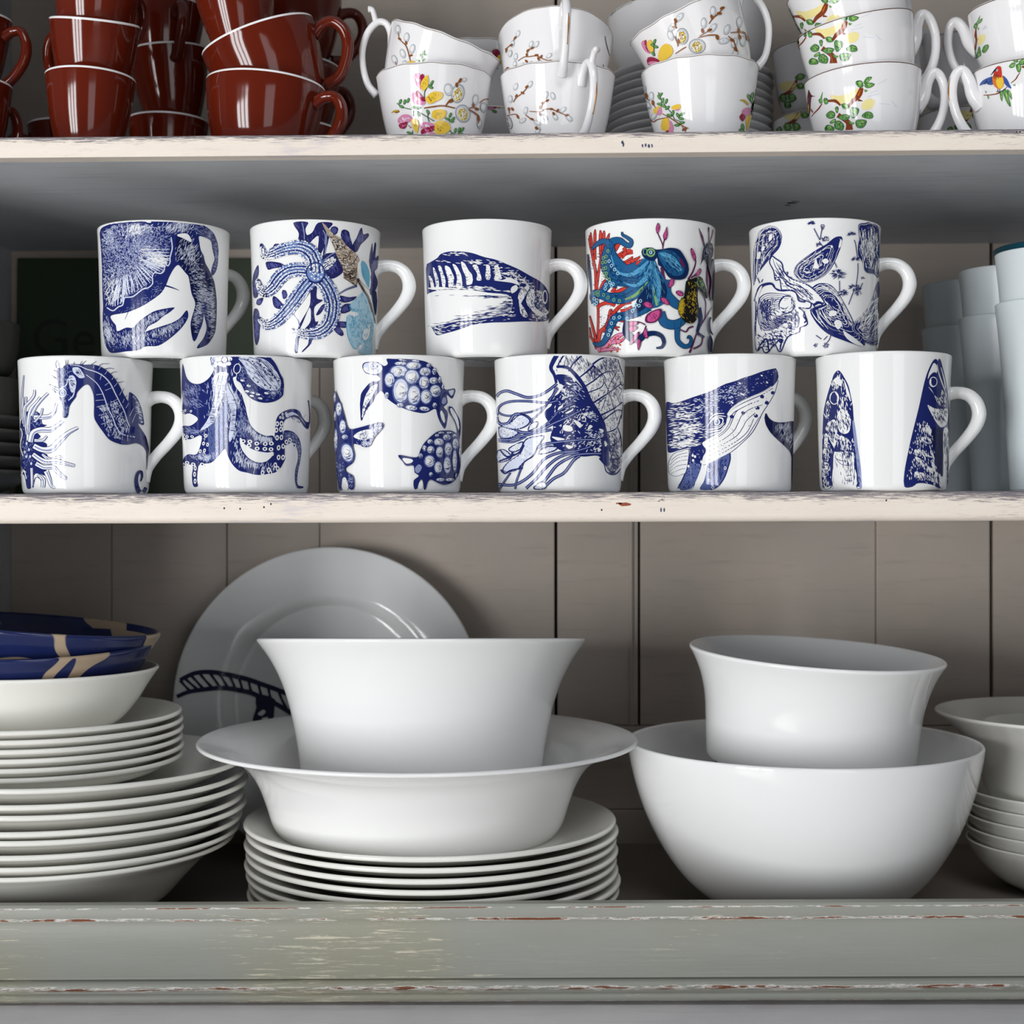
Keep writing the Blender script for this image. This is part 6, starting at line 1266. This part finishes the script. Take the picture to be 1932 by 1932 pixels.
for t in ['720 390 740 330 780 330 770 400', '750 340 790 260 815 210 800 290', '780 340 810 280 850 255 830 310', '780 400 800 380 795 425', '730 820 725 720 745 680 760 790', '760 800 800 650 830 760 800 800', '840 720 870 640 930 625 930 680 880 740']: leaf(t)
a.build(c[11], OB, 'branch_print', .0001)
# shaded cups further back: partly seen sprays
def backspray(i, x, y, kind):
    global a
    a = Art(x, y, 6.0)
    if kind == 'B':
        a.fill('lyel', '0 60 100 20 220 60 160 120 40 120'); a.line('rust', '20 180 120 140 180 60 200 0', [26, 40, 40, 20])
        for t in ['0 200 60 160 100 220 40 260', '100 180 160 160 200 220 130 260', '180 -20 240 -70 300 -40 240 10', '60 260 120 250 140 310 70 320', '200 60 260 40 290 90 220 110', '-80 240 -30 200 0 260 -50 300']: leaf(t)
    else:
        for t, c_ in [('0 0 60 -20 100 40 40 80', 'crim'), ('60 60 140 40 160 130 80 150', 'yel'), ('-40 90 30 80 40 160 -30 170', 'rose')]: a.fill(c_, t)
        leaflets('120 0 30 160 30 60 40 190 20 -60 30 60', 30)
    o_ = OB if kind == 'B' else OA
    a.build(c[i], o_, 'flower_print', .0003)
backspray(12, 1478, 205, 'B'); backspray(13, 1470, 150, 'B'); backspray(14, 1800, 205, 'B'); backspray(16, 926, 178, 'A'); backspray(17, 928, 96, 'A')
a = Art(1140, 0, 6.0); a.lines('rust', '60 -40 90 40 40 120', [10, 16, 8])
for t in ['30 60 60 30 90 60 60 100', '80 -20 110 -40 130 0 100 20', '20 110 60 100 60 150 30 150', '110 30 140 20 150 60 120 70']: leaf(t)
a.dots('blue', '130 0 60 150 20 20 75 165', 16)
a.build(tb, [tuple(p) for p in catmull([(0.035, 0), (0.037, .002), (0.046, .007), (0.056, .022), (0.061, .040), (0.063, .058)], 4)], 'blue_sprig', .0001)
# rope on the leaning platter
a = Art(320, 1240, 8.05)
a.lines('rope', '160 350 250 300 400 240 600 225 800 250 1000 290 1200 340 1400 410 1600 480 1800 560/110 600 280 530 450 500 650 475 850 470 1050 500 1250 545 1400 620 1600 700 1850 850', [60, 74, 70])
rr = random.Random(2); a.layer += 1
tp = catmull(P('160 350 250 300 400 240 600 225 800 250 1000 290 1200 340 1400 410 1600 480 1800 560'), 4); bt = catmull(P('250 540 400 505 520 490 700 472 850 472 1000 492 1150 520 1350 590 1550 680 1850 850'), 4)
for i in range(0, len(tp), 3): a.line('rope', [tp[i], (np.array(tp[i]) + bt[min(i + 1, len(bt) - 1)]) / 2 + np.array((20, 0)), bt[min(i + 2, len(bt) - 1)]], [50, 34, 56], True, False)
a.fill('rope', '1350 560 1600 640 1590 780 1560 940 1280 970 1290 860 1320 760 1310 680'); a.fill('white', '1340 860 1420 800 1460 830 1400 890'); a.fill('white', '1400 930 1480 910 1500 930 1430 950')
iz = max(range(len(PLAT)), key=lambda i: PLAT[i][1]); PIN = [(r_, z_ + r_ * .002) for r_, z_ in PLAT[iz:][::-1]]
a.build(pe, PIN, 'rope_print', .0006, inner=True)
